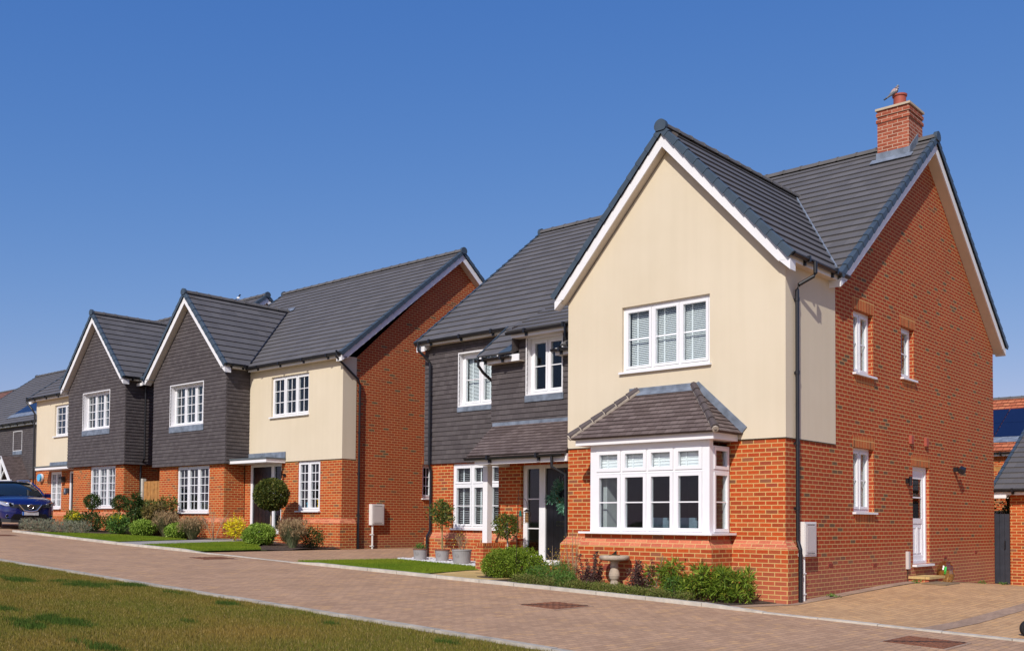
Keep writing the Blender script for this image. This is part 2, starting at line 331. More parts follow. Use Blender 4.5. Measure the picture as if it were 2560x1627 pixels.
# ------------------------------------------------------------------ building parts
def pbox(mb, pl, u0, u1, v0, v1, o0, o1):
    a = [pl(u0, v0, o0), pl(u1, v0, o0), pl(u1, v1, o0), pl(u0, v1, o0), pl(u0, v0, o1), pl(u1, v0, o1), pl(u1, v1, o1), pl(u0, v1, o1)]
    for q in ((0, 3, 2, 1), (4, 5, 6, 7), (0, 1, 5, 4), (1, 2, 6, 5), (2, 3, 7, 6), (3, 0, 4, 7)): mb.poly([a[i] for i in q])
def pframe(mb, pl, u0, u1, v0, v1, t, o0, o1):
    pbox(mb, pl, u0, u0+t, v0, v1, o0, o1); pbox(mb, pl, u1-t, u1, v0, v1, o0, o1)
    pbox(mb, pl, u0+t, u1-t, v0, v0+t, o0, o1-.001); pbox(mb, pl, u0+t, u1-t, v1-t, v1, o0, o1-.001)
def window(root, pl, u0, u1, v0, v1, n=3, rec=.09, transom=None, bars=(0, 1), tbars=None, sill=.05, blind=None, lead=0, liner=False,
           depth=1.6, grow=.25, wall=None, label=None, sash=.05, fr=.055, wide=None, roomm=None, lined=.0, items=None):
    f = MB(); g = MB(); o = -rec; fo = o-.07
    pframe(f, pl, u0, u1, v0, v1, fr, fo, o)
    W_ = (u1-u0-2*fr)/n; rows = [(v0+fr, v1-fr)] if transom is None else [(v0+fr, transom-.02), (transom+.02, v1-fr)]
    if transom: pbox(f, pl, u0+fr, u1-fr, transom-.02, transom+.02, fo, o-.002)
    cs = wide or [u0+fr+W_*i for i in range(n+1)]
    for i in range(n):
        a, b = cs[i], cs[i+1]
        if i: pbox(f, pl, a-.018, a+.018, v0+fr, v1-fr, fo+.001, o-.003)
        a2 = a+(.018 if i else 0); b2 = b-(.018 if i < n-1 else 0)
        for ri, (c, d) in enumerate(rows):
            pframe(f, pl, a2+.004, b2-.004, c+.004, d-.004, sash, fo+.004, o+.012)
            ga, gb, gc, gd = a2+.004+sash, b2-.004-sash, c+.004+sash, d-.004-sash
            pbox(g, pl, ga-.01, gb+.01, gc-.01, gd+.01, o-.034, o-.028)
            bb = bars if ri == 0 else (tbars or (0, 0))
            for k in range(bb[0]): x = ga+(gb-ga)*(k+1)/(bb[0]+1); pbox(f, pl, x-.011, x+.011, gc, gd, o-.024, o-.012)
            for k in range(bb[1]): z = gc+(gd-gc)*(k+1)/(bb[1]+1); pbox(f, pl, ga, gb, z-.011, z+.011, o-.024, o-.0125)
    w = f.build('window', UPVC, root)
    if label: w['label'] = label
    g.build('pane', GLASS, w)
    if sill: s = MB(); pbox(s, pl, u0-.04, u1+.04, v0-.04, v0-.002, fo, sill); s.build('sill', UPVC, w)
    if liner:
        l = MB()
        pbox(l, pl, u0-.028, u0-.001, v0-.03, v1+.03, o, .03); pbox(l, pl, u1+.001, u1+.028, v0-.03, v1+.03, o, .03)
        pbox(l, pl, u0, u1, v1+.001, v1+.029, o, .03); pbox(l, pl, u0, u1, v0-.029, v0-.001, o, .03); l.build('window_lining', WBOARD, w)
    if lead: s = MB(); pbox(s, pl, u0-.05, u1+.05, v0-.03-lead, v0-.031, .02, .034); s.build('lead_apron', LEAD, w)
    if blind:
        b = MB(); bo = o-.11
        if blind in ('venetian', 'open'):
            z = v0+fr+.05; tilt = .027 if blind == 'venetian' else .007
            while z < v1-fr:
                for i in range(n):
                    a, c = cs[i]+.05, cs[i+1]-.05
                    b.poly([pl(a, z, bo), pl(c, z, bo), pl(c, z+tilt, bo-.024), pl(a, z+tilt, bo-.024)])
                z += .034 if blind == 'venetian' else .045
            for i in range(n):
                a, c = cs[i]+.05, cs[i+1]-.05; m_ = a+(c-a)*.3; pbox(b, pl, m_-.016, m_+.016, v0+fr, v1-fr, bo+.004, bo+.006)
        elif blind == 'roman':
            for i in range(n):
                a, c = cs[i]+.03, cs[i+1]-.03; pbox(b, pl, a, c, v1-.36, v1-.05, bo-.02, bo)
                for k in range(5): pbox(b, pl, a, c, v1-.35+k*.055, v1-.335+k*.055, bo, bo+.012)
                m_ = a+(c-a)*.32; pbox(b, pl, m_-.014, m_+.014, v1-.40, v1-.06, bo+.012, bo+.02)
        elif blind == 'curtain':
            for (a, c) in ((u0+.03, u0+(u1-u0)*.26), (u1-(u1-u0)*.22, u1-.03)):
                k = 14
                for i in range(k):
                    x0 = a+(c-a)*i/k; x1 = a+(c-a)*(i+1)/k; y0 = .03*math.sin(i*2.4); y1 = .03*math.sin((i+1)*2.4)
                    b.poly([pl(x0, v0+.05, bo+y0), pl(x1, v0+.05, bo+y1), pl(x1, v1-.05, bo+y1), pl(x0, v1-.05, bo+y0)])
        b.build('blind' if blind != 'curtain' else 'curtain', BLIND if blind != 'curtain' else CURT, w)
    if items: items(pl, u0, u1, v0, o-.16, w)
    r = MB(); U0, U1, V0, V1 = u0-grow, u1+grow, v0-grow*1.0, v1+min(grow, .15); a, c = o-.075, o-depth
    C8 = lambda u, v, z: pl(u, v, z)
    r.poly([C8(U0, V0, c), C8(U1, V0, c), C8(U1, V1, c), C8(U0, V1, c)])
    for (p, q) in (((U0, V0), (U0, V1)), ((U1, V0), (U1, V1)), ((U0, V0), (U1, V0)), ((U0, V1), (U1, V1))):
        r.poly([pl(*p, a), pl(*q, a), pl(*q, c), pl(*p, c)])
    r.build('room_interior', roomm or WALLIN, w)
    return w
def lintel(root, u0, u1, v0, v1, pl):
    m = MB(); panel(m, pl, [(u0, v0), (u1, v0), (u1, v1), (u0, v1)], off=.004, edge=.004); return m.build('lintel', SOLDIER, root)
def gutter(root, A, B, name='gutter', brk=.95, out=(0, -1)):
    A = Vector(A); B = Vector(B); d = (B-A).normalized(); o = Vector((out[0], out[1], 0)); up = Vector((0, 0, 1)); mb = MB()
    prof = [o*(.056*math.cos(t))+up*(.056*math.sin(t)) for t in [math.pi+math.pi*k/8 for k in range(9)]]
    inner = [o*(.048*math.cos(t))+up*(.05*math.sin(t)) for t in [math.pi*2-math.pi*k/8 for k in range(9)]]
    mb.prism([p for p in prof]+[p for p in inner], A, B)
    for e in (A, B): mb.poly([e+p for p in prof])
    n = max(2, int((B-A).length/brk))
    for k in range(n):
        c = A+d*((k+.5)*(B-A).length/n)
        mb.obox(c+up*(-.012), d*.022, o*.062, up*.05); mb.obox(c-o*.05+up*(-.075), d*.03, o*.02, up*.04)
    return mb.build(name, BLACKP, root)
def downpipe(root, pts, clips=(), r=.034, m=None):
    mb = MB(); mb.tube(pts, r, 10)
    for p, d in clips:
        p = Vector(p); mb.tube([p-Vector((0, 0, .03)), p+Vector((0, 0, .03))], r*1.22, 10); mb.obox(p+Vector(d)*.05, Vector(d)*.05, Vector((.006, .006, 0)), (0, 0, .02))
    return mb.build('downpipe', m or BLACKP, root)
def gable_roof(root, ax, c, zr, e0, e1, ze, a0, a1, walls=(None, None), verge=(True, True), soff=(None, None), zs=None, gauge=.3, m=None, wallspan=None, ridge=True, dark=False, shift=(0, 0), far=None):
    Wd = (lambda a, r, z: Vector((a, r, z))) if ax == 'X' else (lambda a, r, z: Vector((r, a, z)))
    D = lambda a, r, z: Wd(a, r, z)
    S = []; mb = MB(); m = m or ROOF
    for e in (e0, e1):
        s = Slope(Wd(0, e, ze), Wd(1, 0, 0), Wd(0, c-e, zr-ze)); ln = math.hypot(c-e, zr-ze); S.append((s, ln))
        aa, bb = a0+shift[0], a1+shift[1]
        b0 = bb if far is None else far
        strips(mb, s, [(aa, 0), (b0, 0), (bb, ln), (aa, ln)], gauge=gauge, t=.03 if gauge > .2 else .016, base=.004)
        mb.poly([s(aa, 0, -.035), s(b0, 0, -.035), s(bb, ln, -.035), s(aa, ln, -.035)])
        for A in ((aa, bb) if far is None else (aa,)): mb.poly([s(A, 0, .03), s(A, ln, .01), s(A, ln, -.035), s(A, 0, -.035)])
        mb.poly([s(aa, 0, .03), s(b0, 0, .03), s(b0, 0, -.035), s(aa, 0, -.035)])
    roof = mb.build('roof', m, root)
    if ridge:                        # half-round ridge tiles with collars
        r = MB(); x = a0; k = 0
        while x < a1-1e-3:
            y = min(x+.45, a1); prof = [D(0, .125*math.cos(t), .115*math.sin(t)-.03) for t in [math.pi*i/8 for i in range(9)]]
            r.prism(prof, D(x+.004, c, zr), D(y-.004, c, zr)); 
            pr2 = [D(0, .137*math.cos(t), .127*math.sin(t)-.03) for t in [math.pi*i/8 for i in range(9)]]
            r.prism(pr2, D(y-.03, c, zr), D(min(y+.01, a1+.01), c, zr)); x = y; k += 1
        r.build('ridge_tiles', RIDGE, roof)
    for A, sg, on, wa in ((a0, -1, verge[0], walls[0]), (a1, 1, verge[1], walls[1])):
        if not on: continue
        vb = MB(); bb = MB(); sf = MB()
        for s, ln in S:
            n = int(math.ceil(ln/gauge))
            for k in range(n):
                v0 = k*gauge-.03; v1 = min((k+1)*gauge, ln)+.01
                P8 = []
                for v, lo, hi, ex in ((v0, -.095, .052, .042), (v1, -.08, .030, .032)):
                    P8.append([s(A-sg*.055, v, lo*.0-.0), s(A+sg*ex, v, lo), s(A+sg*ex, v, hi*.55), s(A+sg*(ex-.03), v, hi), s(A-sg*.055, v, hi)])
                for i in range(5): j = (i+1) % 5; vb.poly([P8[0][i], P8[0][j], P8[1][j], P8[1][i]])
                vb.poly(P8[0]); vb.poly(P8[1][::-1])
        # ridge end cap
        cap = [D(0, .128*math.cos(t), .125*math.sin(t)) for t in [2*math.pi*i/20 for i in range(20)]]
        cap = [p if (p.z > -.085) else Vector((p.x, p.y, -.085)) for p in cap]
        vb.prism(cap, D(A-sg*.02, c, zr), D(A+sg*.06, c, zr))
        vb.build('verge_caps', VERGE, roof)
        ct = abs(math.cos(math.atan2(zr-ze, abs(c-e0))))
        for e, (s, ln) in zip((e0, e1), S):
            sge = 1 if c > e else -1
            slope = (zr-ze)/abs(c-e); d0, d1 = .085, .25
            ze0 = lambda cr, d: ze+slope*abs(cr-e)-d/ct
            cs = e+sge*.03
            poly2 = [(cs, ze0(cs, d1)), (cs, ze0(cs, d0)), (c, ze0(c, d0)), (c, ze0(c, d1))]
            o1, o2 = A-sg*.012, A-sg*.04
            if zs is not None: poly2 = clip(poly2, 1, zs+.001, True)
            bb.prism([D(0, p[0], p[1]) for p in poly2], D(o1, 0, 0), D(o2, 0, 0))
            if zs is not None and wallspan:
                wc = wallspan[0] if e == e0 else wallspan[1]
                bb.prism([D(0, q[0], q[1]) for q in ((cs, zs), (wc, zs), (wc, ze0(wc, d1)+.02), (cs, ze0(cs, d1)+.06))], D(o1+sg*.002, 0, 0), D(wa-sg*.0 if wa is not None else o2, 0, 0))
            if wa is not None:
                q = [s(o2, .0, -.246), s(o2, ln+.05, -.246), s(wa-sg*.03, ln+.05, -.246), s(wa-sg*.03, 0, -.246)]; sf.poly(q)
        bb.build('bargeboard', WBOARD, roof)
        if wa is not None: sf.build('soffit', SOFFIT, roof)
    return roof, S
def eaves(root, ax, e, sg, a0, a1, zs, ze, wall, gut=None, inset=.055):
    """fascia and soffit under an eave; sg = direction from eave to the wall"""
    D = (lambda a, r, z: Vector((a, r, z))) if ax == 'X' else (lambda a, r, z: Vector((r, a, z)))
    f = MB(); f0 = e+sg*inset; f1 = f0+sg*.022
    f.prism([D(0, f0, zs), D(0, f1, zs), D(0, f1, ze), D(0, f0, ze)], D(a0, 0, 0), D(a1, 0, 0)); f.build('fascia', WBOARD, root)
    s = MB(); s.prism([D(0, f1, zs+.004), D(0, wall, zs+.004), D(0, wall, zs+.016), D(0, f1, zs+.016)], D(a0, 0, 0), D(a1, 0, 0)); s.build('soffit', SOFFIT, root)
    if gut:
        o = (0, -sg) if ax == 'X' else (-sg, 0); g0 = D(gut[0], f0-sg*.062, ze-.035); g1 = D(gut[1], f0-sg*.062, ze-.035); gutter(root, g0, g1, out=o)
def wallmesh(root, name, m, items):
    mb = MB()
    for it in items: panel(mb, *it[0:2], **it[2])
    return mb.build(name, m, root)
def rect(a, b, c, d): return [(a, c), (b, c), (b, d), (a, d)]
def airbrick(root, pl, u, v, m=None):
    b = MB(); pbox(b, pl, u-.1, u+.1, v-.03, v+.03, 0, .006)
    for i in range(5): pbox(b, pl, u-.09, u+.09, v-.026+i*.012, v-.021+i*.012, .006, .011)
    return b.build('air_brick', CLAY if m is None else m, root)
def meter(root, pl, u0, u1, v0, v1, zb):
    b = MB(); pbox(b, pl, u0, u1, v0, v1, 0, .13); o = b.build('meter_box', METERW, root)
    d = MB(); pbox(d, pl, u0+.03, u1-.03, v0+.03, v1-.03, .13, .142); pbox(d, pl, u0+.07, u1-.07, v0+.08, v1-.08, .142, .146)
    dd = d.build('meter_door', METER, o); s = MB()
    for z in (v1-.055, v0+.045): pbox(s, pl, u0+.09, u1-.09, z, z+.01, .1422, .1442)
    s.build('vent_slot', BLACKP, o)
    um = u0+.08
    t = MB(); c = [pl(um, v0+.01, .07), pl(um, zb, .07)]; t.tube(c, .027, 10)
    for z in (zb+.12, zb+(v0-zb)*.62): pbox(t, pl, um-.045, um+.045, z-.012, z+.012, .0, .10)
    t.build('meter_pipe', METERW, o)
def wedge_plinth(mb, pl, u0, u1, zt, zb, o, r0=True, r1=True, top=0):
    """bevelled brick plinth band: from wall face at zt out to o at zb"""
    a0 = u0-(o if r0 else 0); a1 = u1+(o if r1 else 0)
    mb.poly([pl(a0, zb, o), pl(a1, zb, o), pl(u1, zt, top), pl(u0, zt, top)])
def text_obj(s, size, loc, rot, m, root, name, ext=.004):
    cu = bpy.data.curves.new(name, 'FONT'); cu.body = s; cu.size = size; cu.extrude = ext; cu.align_x = 'CENTER'; cu.align_y = 'CENTER'
    t = bpy.data.objects.new(name, cu); COL.objects.link(t); dg = bpy.context.evaluated_depsgraph_get(); dg.update()
    me = bpy.data.meshes.new_from_object(t.evaluated_get(dg)); bpy.data.objects.remove(t); me.materials.clear(); me.materials.append(m)
    o = bpy.data.objects.new(name, me); COL.objects.link(o); o.parent = root; o.location = Vector(loc)-Vector(root_of(root).location); o.rotation_euler = rot; return o
def root_of(o):
    while o.parent: o = o.parent
    return o

# ================================================================== HOUSE 1 (near right)
def house_one():
    H = thing('brick_house', (-13, 20, 0), 'nearest house with a cream rendered gable, white bay window and brick chimney', 'house')
    XF, YF, XL, YM, YB = -7.849, 15.607, -18.5, 17.56, 26.85
    SIDE = Pl('X', XF); FR = Pl('Y', YF); GL, GR = -12.51, XF; zb = -.5; RB = 2.786
    # main roof geometry
    rY, rZ, eY, eZ = 22.2, 9.73, 17.27, 5.83
    sl_ = (rZ-eZ)/(rY-eY)
    w1 = (18.39, 19.32, 4.2, 5.42); w2 = (20.77, 21.49, 4.37, 5.45); w3 = (18.36, 19.32, 1.565, 2.79); dr = (21.36, 22.33, .50, 2.57)
    apex = rZ-.25/math.cos(math.atan(sl_))
    sidepoly = [(17.56, zb), (YB, zb), (YB, 5.9), (rY, apex), (17.56, 5.9)]
    wallmesh(H, 'side_wall', BRICK_S, [(SIDE, sidepoly, dict(holes=[w1, w2, w3, dr], reveal=.12)), (SIDE, rect(YF+.016, 17.56, zb, RB), {})])
    bw = (-11.35, -8.96, 1.2, 2.72); uw = (-11.2, -9.29, 4.18, 5.42)
    gs = 1.088; gR = -10.18; gz_ = 8.60; geL, geR, gE = -12.74, -7.62, 5.83
    ga = gz_-.26/math.cos(math.atan(gs)); top = lambda x: ga-gs*abs(x-gR)
    front = [(FR, rect(GL, GR, zb, RB), dict(holes=[bw], off=-.016))]
    lp = (-17.70, -15.82, 1.16, 2.74)
    PJ = Pl('Y', 16.6)
    dh = (-14.62, -12.75, .42, 2.57)
    wallmesh(H, 'wall', BRICK, front+[(Pl('Y', YM), rect(XL, -15.28, zb, 2.8), dict(holes=[lp], reveal=.1)), (PJ, rect(-15.28, -12.5, zb, 3.3), dict(holes=[dh], reveal=.1)),
        (Pl('X', XL, -1), [(YM, zb), (YB, zb), (YB, 5.9), (rY, apex), (YM, 5.9)], {}), (Pl('Y', YB, -1), rect(XL, XF, zb, 5.95), {}), (Pl('X', GL, -1), rect(YF+.016, 16.6, zb, RB), {}),
        (Pl('X', -15.28, -1), rect(16.6, YM, zb, 2.8), {})])
    # cream render
    GQ = GR+.016; r = MB(); panel(r, FR, [(GL, RB), (GQ, RB), (GQ, 5.75), (GR-.02, top(GR-.02)), (gR, ga), (GL+.02, top(GL+.02)), (GL, 5.75)], holes=[uw], reveal=.11)
    panel(r, SIDE, rect(YF, 17.56, RB, 5.80), off=.016); panel(r, Pl('X', GL, -1), rect(YF, 18.6, RB, 5.80))
    r.poly([FR(GL, RB, 0), FR(GQ, RB, 0), FR(GQ, RB, -.02), FR(GL, RB, -.02)]); r.poly([SIDE(YF, RB, .016), SIDE(17.56, RB, .016), SIDE(17.56, RB, 0), SIDE(YF, RB, 0)])
    r.poly([SIDE(17.56, RB, .016), SIDE(17.56, 5.8, .016), SIDE(17.56, 5.8, 0), SIDE(17.56, RB, 0)])
    r.build('cream_render', RENDER, H)
    b = MB(); pbox(b, FR, GL-.004, GR+.004, RB-.012, RB-.001, -.01, .008); pbox(b, SIDE, YF-.006, 17.56, RB-.012, RB-.001, -.01, .022); b.build('render_stop_bead', BLACKP, H)
    # plinths
    pm = MB(); o = .1; zt, zl = 1.057, .91; top_o = -.016
    wedge_plinth(pm, FR, GL, -11.5, zt, zl, o, True, False, top_o); wedge_plinth(pm, FR, -8.8, GR, zt, zl, o, False, True, top_o)
    wedge_plinth(pm, SIDE, YF, 15.87, zt, zl, o, True, False, 0); wedge_plinth(pm, Pl('X', GL, -1), YF, 16.6, zt, zl, o, True, False, -.0)
    wedge_plinth(pm, Pl('Y', YM), XL, -15.28, zt, zl, o, True, False, 0); wedge_plinth(pm, PJ, -15.28, -14.75, zt, zl, o, False, True, 0); wedge_plinth(pm, Pl('X', XL, -1), YM, 18.1, zt, zl, o, True, False, 0)
    BYF = 14.926; bL, bR = -11.417, -8.889
    BF = Pl('Y', BYF); BS = Pl('X', bR); BS2 = Pl('X', bL, -1)
    wedge_plinth(pm, BF, bL-.1, bR+.0, zt, zl, .1, True, True, .03); wedge_plinth(pm, BS, BYF, YF, zt, zl, .1, True, False, .0); wedge_plinth(pm, BS2, BYF, YF, zt, zl, .2, False, False, .1)
    pm.build('plinth_bevel', PLINTH, H)
    pb = MB(); panel(pb, FR, rect(GL-o, -11.5, zb, zl), off=o); panel(pb, FR, rect(-8.8, GR+o, zb, zl), off=o); panel(pb, SIDE, rect(YF-o, 15.85, zb, zl), off=o)
    pb.poly([SIDE(15.87, zb, 0), SIDE(15.87, zb, o), SIDE(15.87, zl, o), SIDE(15.87, zt, 0)])
    panel(pb, Pl('X', GL, -1), rect(YF-o, 16.6, zb, zl), off=o)
    panel(pb, Pl('Y', YM), rect(XL-o, -15.28, zb, zl), off=o); panel(pb, PJ, rect(-15.28, -14.65, zb, zl), off=o); pb.poly([PJ(-14.65, zb, 0), PJ(-14.65, zb, o), PJ(-14.65, zl, o), PJ(-14.75, zt, 0)])
    panel(pb, Pl('X', XL, -1), rect(YM-o, 18.1, zb, zl), off=o)
    panel(pb, BF, rect(bL-.2, bR+.1, zb, zl), off=.1); panel(pb, BS, rect(BYF-.1, YF, zb, zl), off=.1); panel(pb, BS2, rect(BYF-.1, YF, zb, zl), off=.2)
    panel(pb, BF, rect(bL-.1, bR, zt, 1.13), off=.03); panel(pb, BS, rect(BYF-.03, YF, zt, 1.13), off=0); panel(pb, BS2, rect(BYF-.03, YF, zt, 1.13), off=.1)
    pb.build('plinth_wall', BRICK_LOW, H)
    for u in (-10.95, -9.75): airbrick(H, Pl('Y', BYF-.1), u, .52)
    for u, v in ((17.35, .60), (19.35, .55), (23.3, .62), (25.4, .70)): airbrick(H, SIDE, u, v)
    # ---- windows
    window(H, FR, *uw, n=3, rec=.06, bars=(0, 1), sill=.06, blind='venetian', label='three-light upstairs window with closed white blinds in the cream gable')
    window(H, SIDE, *w1, n=2, rec=.1, bars=(0, 1), sill=.07, blind='curtain', label='two-light upstairs side window'); window(H, SIDE, *w2, n=1, rec=.1, bars=(0, 1), sill=.07, roomm=CURT, label='narrow single upstairs side window')
    window(H, SIDE, *w3, n=2, rec=.1, bars=(0, 1), sill=.07, blind='curtain', label='two-light downstairs side window')
    lintel(H, 18.33, 19.38, 5.42, 5.645, SIDE); lintel(H, 20.71, 21.55, 5.45, 5.675, SIDE); lintel(H, 18.33, 19.38, 2.79, 3.015, SIDE); lintel(H, 21.3, 22.4, 2.57, 2.80, SIDE)
    for a, bq, c in ((18.40, 19.36, 4.155), (20.78, 21.53, 4.325), (18.40, 19.36, 1.52)): lintel(H, a, bq, c-.17, c, SIDE)
    window(H, Pl('Y', YM), *lp, n=3, rec=.03, transom=2.225, bars=(0, 1), sill=.07, blind='open', label='ground floor window with slatted blinds left of the porch post')
    UP = Pl('Y', 17.54)
    # ---- bay
    bay = MB(); 
    pbox(bay, BF, bL, bL+.12, 1.16, 2.76, -.12, .0); pbox(bay, BF, bR-.12, bR, 1.16, 2.76, -.12, .0)
    pbox(bay, BF, bL+.12, bR-.12, 2.66, 2.76, -.1, -.002); B = bay.build('bay_window', UPVC, H); B['label'] = 'big white bay window with eight panes on its front'
    def baychairs(pl, u0, u1, v0, o, w):
        c = MB()
        for x in (-10.42, -9.82): c.obox(Vector((x, 15.75, 1.22)), (.2, 0, 0), (0, .03, 0), (0, 0, .16)); c.obox(Vector((x, 15.75, 1.40)), (.165, 0, 0), (0, .028, 0), (0, 0, .03))
        c.build('dining_chair', CHAIRM, w)
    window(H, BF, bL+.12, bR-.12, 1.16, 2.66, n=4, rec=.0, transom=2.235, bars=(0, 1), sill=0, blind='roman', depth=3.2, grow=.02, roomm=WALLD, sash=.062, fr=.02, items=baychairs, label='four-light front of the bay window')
    window(H, BS, BYF+.12, YF-.02, 1.16, 2.66, n=1, rec=.0, transom=2.235, bars=(0, 1), sill=0, blind='open', depth=.25, grow=-.06, sash=.055, fr=.02, roomm=CURT, label='narrow return light of the bay window')
    window(H, BS2, BYF+.12, YF-.02, 1.16, 2.66, n=1, rec=.0, transom=2.235, bars=(0, 1), sill=0, blind=None, depth=.25, grow=-.06, sash=.055, fr=.02, roomm=CURT)
    s = MB(); s.box(bL-.17, bR+.13, BYF-.15, YF, 1.13, 1.165); s.build('bay_sill', UPVC, H)
    fb = MB(); fb.box(-11.66, -8.73, 14.78, YF-.004, 2.752, 2.872); fb.build('bay_fascia', WBOARD, H)
    # bay hipped roof
    bt = MB(); e0, e1, ey, ez, wy = -11.76, -8.64, 14.70, 2.875, YF; run = wy-ey; rise = .90; hx = .97
    sf = Slope((0, ey, ez), (1, 0, 0), (0, run, rise)); ln = math.hypot(run, rise)
    strips(bt, sf, [(e0, 0), (e1, 0), (e1-hx, ln), (e0+hx, ln)], gauge=.112, t=.016, jit=.002)
    sr = Slope((e1, 0, ez), (0, 1, 0), (-hx, 0, rise)); ls = math.hypot(hx, rise); strips(bt, sr, [(ey, 0), (wy, 0), (wy, ls)], gauge=.112, t=.016, jit=.002)
    s2 = Slope((e0, 0, ez), (0, 1, 0), (hx, 0, rise)); strips(bt, s2, [(ey, 0), (wy, 0), (wy, ls)], gauge=.112, t=.016)
    bt.poly([(e0, ey, ez-.01), (e1, ey, ez-.01), (e1, wy, ez-.01), (e0, wy, ez-.01)]); BR = bt.build('bay_roof', SLATE_R, H)
    HT = plain('hip tile', (.085, .068, .068), .7, .15, 8)
    for ex, sg in ((e0, 1), (e1, -1)):
        hp = MB(); mo = MB()
        A = Vector((ex, ey, ez+.02)); Bq = Vector((ex+sg*hx, wy-.03, ez+rise+.02)); d = (Bq-A)
        mo.tube([A-d.normalized()*.0, Bq], .058, 8)
        for k in range(6):
            p = A+d*(k/6+.004); q = A+d*((k+1)/6-.004); hp.tube([p+Vector((0, 0, .028)), q+Vector((0, 0, .022))], [.068, .060], 8)
        ho = hp.build('hip_tiles', HT, BR)
        mo.build('hip_mortar', MORTARM, BR)
    ld = MB(); ld.box(e0+hx-.22, e1-hx+.12, wy-.03, wy-.004, ez+rise-.06, ez+rise+.075)
    ld.poly([sf(e0+hx-.1, ln-.13, .026), sf(e1-hx+.1, ln-.13, .026), sf(e1-hx, ln, .03), sf(e0+hx, ln, .03)])
    for ex, sg in ((e0, 1), (e1, -1)):
        ld.prism([Vector((ex, wy, ez+.02)), Vector((ex+sg*hx, wy, ez+rise+.02)), Vector((ex+sg*(hx-.1), wy, ez+rise+.09)), Vector((ex-sg*.09, wy, ez+.12))], (0, -.025, 0), (0, -.006, 0))
    ld.build('lead_flashing', LEAD, BR)
    # ---- roofs
    gable_roof(H, 'X', rY, rZ, eY, 2*rY-eY, eZ, -18.80, -7.60, walls=(XL, XF), soff=(1, 1), zs=5.73, wallspan=(YM-.02, YB+.02), shift=(.0, -.03))
    gable_roof(H, 'Y', gR, gz_, geL, geR, gE, 15.40, 21.0, walls=(YF, None), verge=(True, False), zs=5.725, wallspan=(GL+.0, GR-.0), far=17.5)
    eaves(H, 'Y', geR, -1, 15.44, 17.52, 5.725, 5.87, XF, gut=(15.42, 17.62)); eaves(H, 'Y', geL, 1, 15.44, 17.9, 5.725, 5.87, GL, gut=(15.42, 17.4))
    b = MB(); b.box(-7.87, -7.64, 17.505, 17.53, 5.725, 5.99); b.build('eaves_box_end', WBOARD, H)
    eaves(H, 'X', eY, 1, -18.76, -15.66, 5.735, 5.86, YM, gut=(-18.80, -15.62))
    eaves(H, 'X', 2*rY-eY, -1, -18.7, -7.7, 5.735, 5.86, YB)
    vl = MB()                                   # valley lead between the two roofs
    zc = lambda x: gz_-gs*abs(x-gR); yv = lambda z: rY-(rZ-z)/sl_
    for sg, xe in ((1, geR),):
        pA = Vector((xe-.10, yv(zc(xe-.10)), zc(xe-.10)+.045)); pB = Vector((gR, yv(gz_), gz_+.045)); vl.tube([pA, pB], .022, 6)
    vl.build('valley_flashing', LEAD, H)
    # ---- chimney
    ch = MB(); cx0, cx1, cy0, cy1 = -8.66, -7.97, 21.62, 22.42; ch.box(cx0, cx1, cy0, cy1, 9.0, 10.40)
    C = ch.build('chimney', CHIMB, H)
    cc = MB()
    for z in (10.13, 10.27): cc.box(cx0-.022, cx1+.022, cy0-.022, cy1+.022, z, z+.072)
    cc.build('chimney_band', CHIMB, C); cp = MB(); cp.box(cx0-.035, cx1+.035, cy0-.035, cy1+.035, 10.402, 10.45); cp.build('chimney_cap', COPE, C)
    cl = MB(); cl.box(cx0-.02, cx1+.02, cy0-.03, cy0-.003, 9.12, 9.46)
    s = Slope((0, eY, eZ), (1, 0, 0), (0, rY-eY, rZ-eZ)); vv = (cy0-eY)/((rY-eY)/math.hypot(rY-eY, rZ-eZ))
    cl.poly([s(cx0-.12, vv-.17, .05), s(cx1+.1, vv-.17, .05), s(cx1+.1, vv+.02, .06), s(cx0-.12, vv+.02, .06)])
    cl.prism([Vector((cx1+.012, cy0-.02, 9.22)), Vector((cx1+.012, cy0-.02, 9.46)), Vector((cx1+.012, cy1-.33, 9.87)), Vector((cx1+.012, cy1-.25, 9.62))], (-.01, 0, 0), (.012, 0, 0)); cl.build('chimney_lead', LEAD, C)
    pt = MB(); pt.lathe([(.15, 10.44), (.135, 10.5), (.132, 10.74), (.155, 10.75), (.158, 10.785), (.14, 10.79), (.12, 10.78), (.118, 10.6)], (-8.30, 21.98, 0), 24); pt.build('chimney_pot', CLAY, C)
    # ---- tile hanging on the left wing and the stepped dormer
    th = MB(); LW = Pl('Y', YM-.03); uL = (-17.47, -16.2, 4.16, 5.44)
    strips(th, LW, rect(-18.70, -15.42, 2.765, 5.74), holes=[uL])
    strips(th, Pl('X', -18.70, -1), rect(YM-.03, 18.3, 2.765, 5.74))
    PR = Pl('Y', 16.50); uD = (-14.36, -13.38, 4.1, 5.32)
    strips(th, PR, rect(-15.42, -12.5, 3.36, 4.93), holes=[uD]); strips(th, PR, rect(-14.60, -13.2, 4.93, 5.40), holes=[uD], base=.003)
    strips(th, Pl('X', -15.42, -1), [(16.5, 3.36), (YM, 3.36), (YM, 5.7), (16.5, 4.93)]); th.poly([(-14.61, 16.26, 4.98), (-14.61, 17.5, 5.6), (-14.61, 17.7, 6.15), (-14.61, 16.26, 5.56)]); th.poly([(-13.2, 16.5, 4.9), (-13.2, 17.5, 5.6), (-13.2, 17.5, 5.9), (-13.2, 16.5, 5.5)])
    th.poly([(-18.7, 17.53, 2.763), (-15.42, 17.53, 2.763), (-15.42, 17.56, 2.763), (-18.7, 17.56, 2.763)])
    th.build('hanging_tiles', SLATE_W, H)
